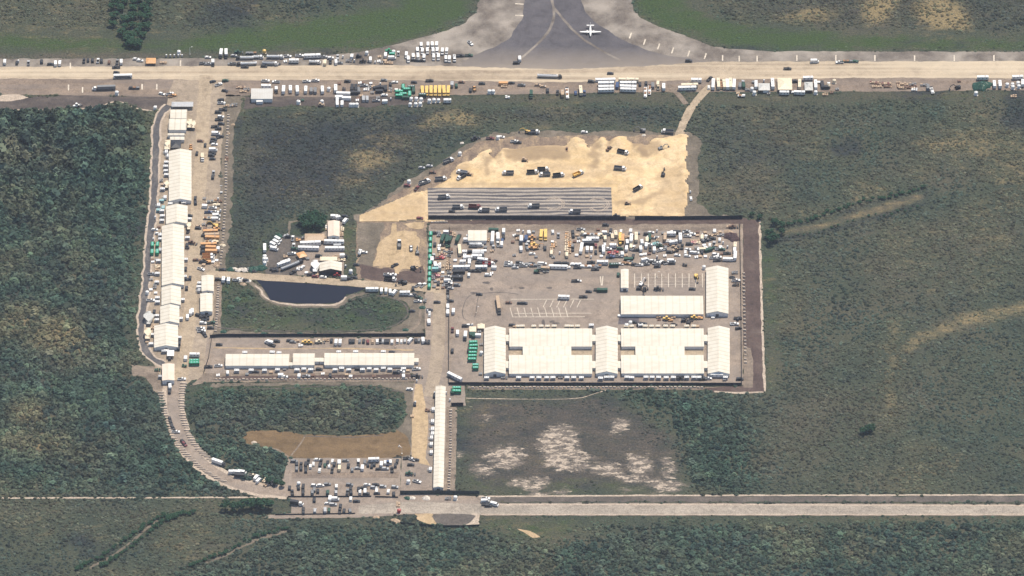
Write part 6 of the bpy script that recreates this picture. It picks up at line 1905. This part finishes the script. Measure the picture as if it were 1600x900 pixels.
rows('on the lower bend of the curved road', Z(0, 600, 3.2), '''box white 1190 442 -12 8; box black 1205 458 -10 10; pickup cream 1262 456 -10; van white 1283 468 60; van white 1294 482 60; pallet cream 1325 480 60 6; pickup black 1363 492 70; pallet tan 1330 505 50 4''')

CL = [('pallet', 'tan', 3.0), ('pallet', 'grey', 3.0), ('pallet', 'white', 3.0), ('toilet', 'white', None), ('toilet', 'silver', None), ('cont', 'white', 4.0), ('car', 'white', None), ('suv', 'black', None), ('suv', 'white', None), ('pickup', 'silver', None), ('pallet', 'brown', 3.0)]
scatter('in the upper right corner of the yard', [(960, 360), (1140, 360), (1145, 402), (960, 402)], 45, CL)
scatter('in the right middle of the yard', [(895, 358), (960, 358), (960, 402), (895, 402)], 16, CL)
scatter('in the upper middle of the yard', [(800, 358), (892, 358), (892, 402), (800, 402)], 14, CL)
scatter('in the crowded lot by the green row', [(678, 362), (706, 362), (706, 450), (678, 450)], 30, CL)
scatter('in the trailer cluster below the storage tent', [(708, 362), (775, 362), (775, 430), (708, 430)], 16, CL)
CP = [('suv', 'black', None), ('suv', 'grey', None), ('car', 'white', None), ('pickup', 'black', None), ('suv', 'silver', None), ('car', 'black', None), ('suv', 'white', None)]
scatter('in the upper row of the car park', [(456, 720), (622, 720), (622, 735), (456, 735)], 16, CP)
scatter('in the lower row of the car park', [(452, 755), (620, 757), (620, 774), (452, 772)], 14, CP)
scatter('in the small car park by the scrub', [(456, 780), (560, 780), (545, 801), (456, 801)], 5, CP)
scatter('on the upper runway edge left of the taxiway', [(400, 88), (610, 88), (620, 98), (400, 99)], 12, CL)
scatter('in the container yard below the runway', [(520, 128), (640, 128), (640, 160), (520, 160)], 18, CL)
scatter('near the large cream canopy below the runway', [(1140, 126), (1310, 126), (1310, 146), (1140, 146)], 14, CL)
scatter('in the machinery row beside the west road', [(318, 310), (345, 310), (342, 415), (316, 415)], 14, CL)
scatter('among the white trailers of the contractor camp', [(470, 372), (540, 350), (540, 430), (470, 430)], 10, CL)
scatter('left of the longest west tent', [(242, 320), (252, 320), (244, 470), (234, 470)], 14, CL)
scatter('along the lower side of the middle row', [(335, 582), (645, 580), (645, 588), (335, 590)], 14, CL)

# windsock in the mown field
ws = G(628, 709)
t = empty('windsock', (ws.x, ws.y, .1), R(0))
tag(t, 'white and orange windsock on a pole at the edge of the brown mown field', 'windsock')
link('pole', MB().tube((0, 0, 0), (0, 0, 6.2), .12, 'paint_white', 8, .08).mesh('pole'), t)
sk = MB()
for i in range(5):
    a_, b_ = Vector((0, 0, 6.0)).lerp(Vector((-2.4, .4, 7.2)), 1 - i / 5), Vector((0, 0, 6.0)).lerp(Vector((-2.4, .4, 7.2)), 1 - (i + 1) / 5)
    sk.tube(a_, b_, 1.05 - i * .17, 'paint_orange' if i % 2 else 'paint_white', 12, 1.05 - (i + 1) * .17)
link('sock', sk.mesh('sock'), t)
link('base', MB().tube((0, 0, 0), (0, 0, .4), .6, 'concrete', 12).mesh('base'), t)
r_ = MB().lathe([(2.3, 0), (2.1, .15), (1.5, .5), (.8, .75), (.1, .85)], 'block_concrete', 12)
g_ = G(397, 692)
tag(link('chalk_heap', r_.mesh('chalk_heap'), None, (g_.x, g_.y, .1)), 'pale heap alone at the left end of the brown mown field', 'heap')

# ------------------------------------------------------------------ haze between the aircraft and the site
hb = MB()
S_ = 17000
bm = bmesh.new()
bmesh.ops.create_cube(bm, size=1)
me = bpy.data.meshes.new('haze')
bm.to_mesh(me)
bm.free()
hz = link('haze', me)
hz.scale = (2 * S_, 2 * S_, CAM.z + 80 + 1)
hz.location = (0, 0, (CAM.z + 80 - 1) / 2)
hz['kind'] = 'stuff'
m = bpy.data.materials.new('haze')
m.use_nodes = True
n, l = m.node_tree.nodes, m.node_tree.links
n.remove(n['Principled BSDF'])
pv = n.new('ShaderNodeVolumePrincipled')
pv.inputs['Color'].default_value = (.72, .80, .95, 1)
pv.inputs['Density'].default_value = HAZE
pv.inputs['Anisotropy'].default_value = 0.3
l.new(pv.outputs[0], n['Material Output'].inputs['Volume'])
me.materials.append(m)

# ------------------------------------------------------------------ labels: look first, then place, then rank within the place
ORD = ['first', 'second', 'third', 'fourth', 'fifth', 'sixth', 'seventh', 'eighth', 'ninth', 'tenth', 'eleventh', 'twelfth'] + \
      ['%d%s' % (i, 'th' if 10 < i % 100 < 14 else {1: 'st', 2: 'nd', 3: 'rd'}.get(i % 10, 'th')) for i in range(13, 120)]
CW = {'black': 'dark', 'teal': 'pale teal'}
grp = {}
for rec in PEND:
    grp.setdefault((rec[1], rec[2], rec[3]), []).append(rec)
for (c, wd, where), L in grp.items():
    c = CW.get(c, c)
    if len(L) == 1:
        L[0][0]['label'] = '%s %s %s' % (c, wd, where)
        continue
    xs, ys = [r[4] for r in L], [r[5] for r in L]
    hor = (max(xs) - min(xs)) >= (max(ys) - min(ys))
    L.sort(key=(lambda r: (r[4], r[5])) if hor else (lambda r: (r[5], r[4])))
    k = len(L)
    for i, r in enumerate(L):
        if k == 2:
            w_ = ('left', 'right')[i] if hor else ('upper', 'lower')[i]
            r[0]['label'] = '%s of the two %s %ss %s' % (w_, c, wd, where)
        else:
            r[0]['label'] = '%s %s %s from the %s %s' % (ORD[i], c, wd, 'left' if hor else 'top', where)
print(COUNT, len(PEND), max(len(r[0]['label'].split()) for r in PEND))

for r in PEND:
    if len(r[0]['label'].split()) > 16:
        print('LONG', r[0]['label'])
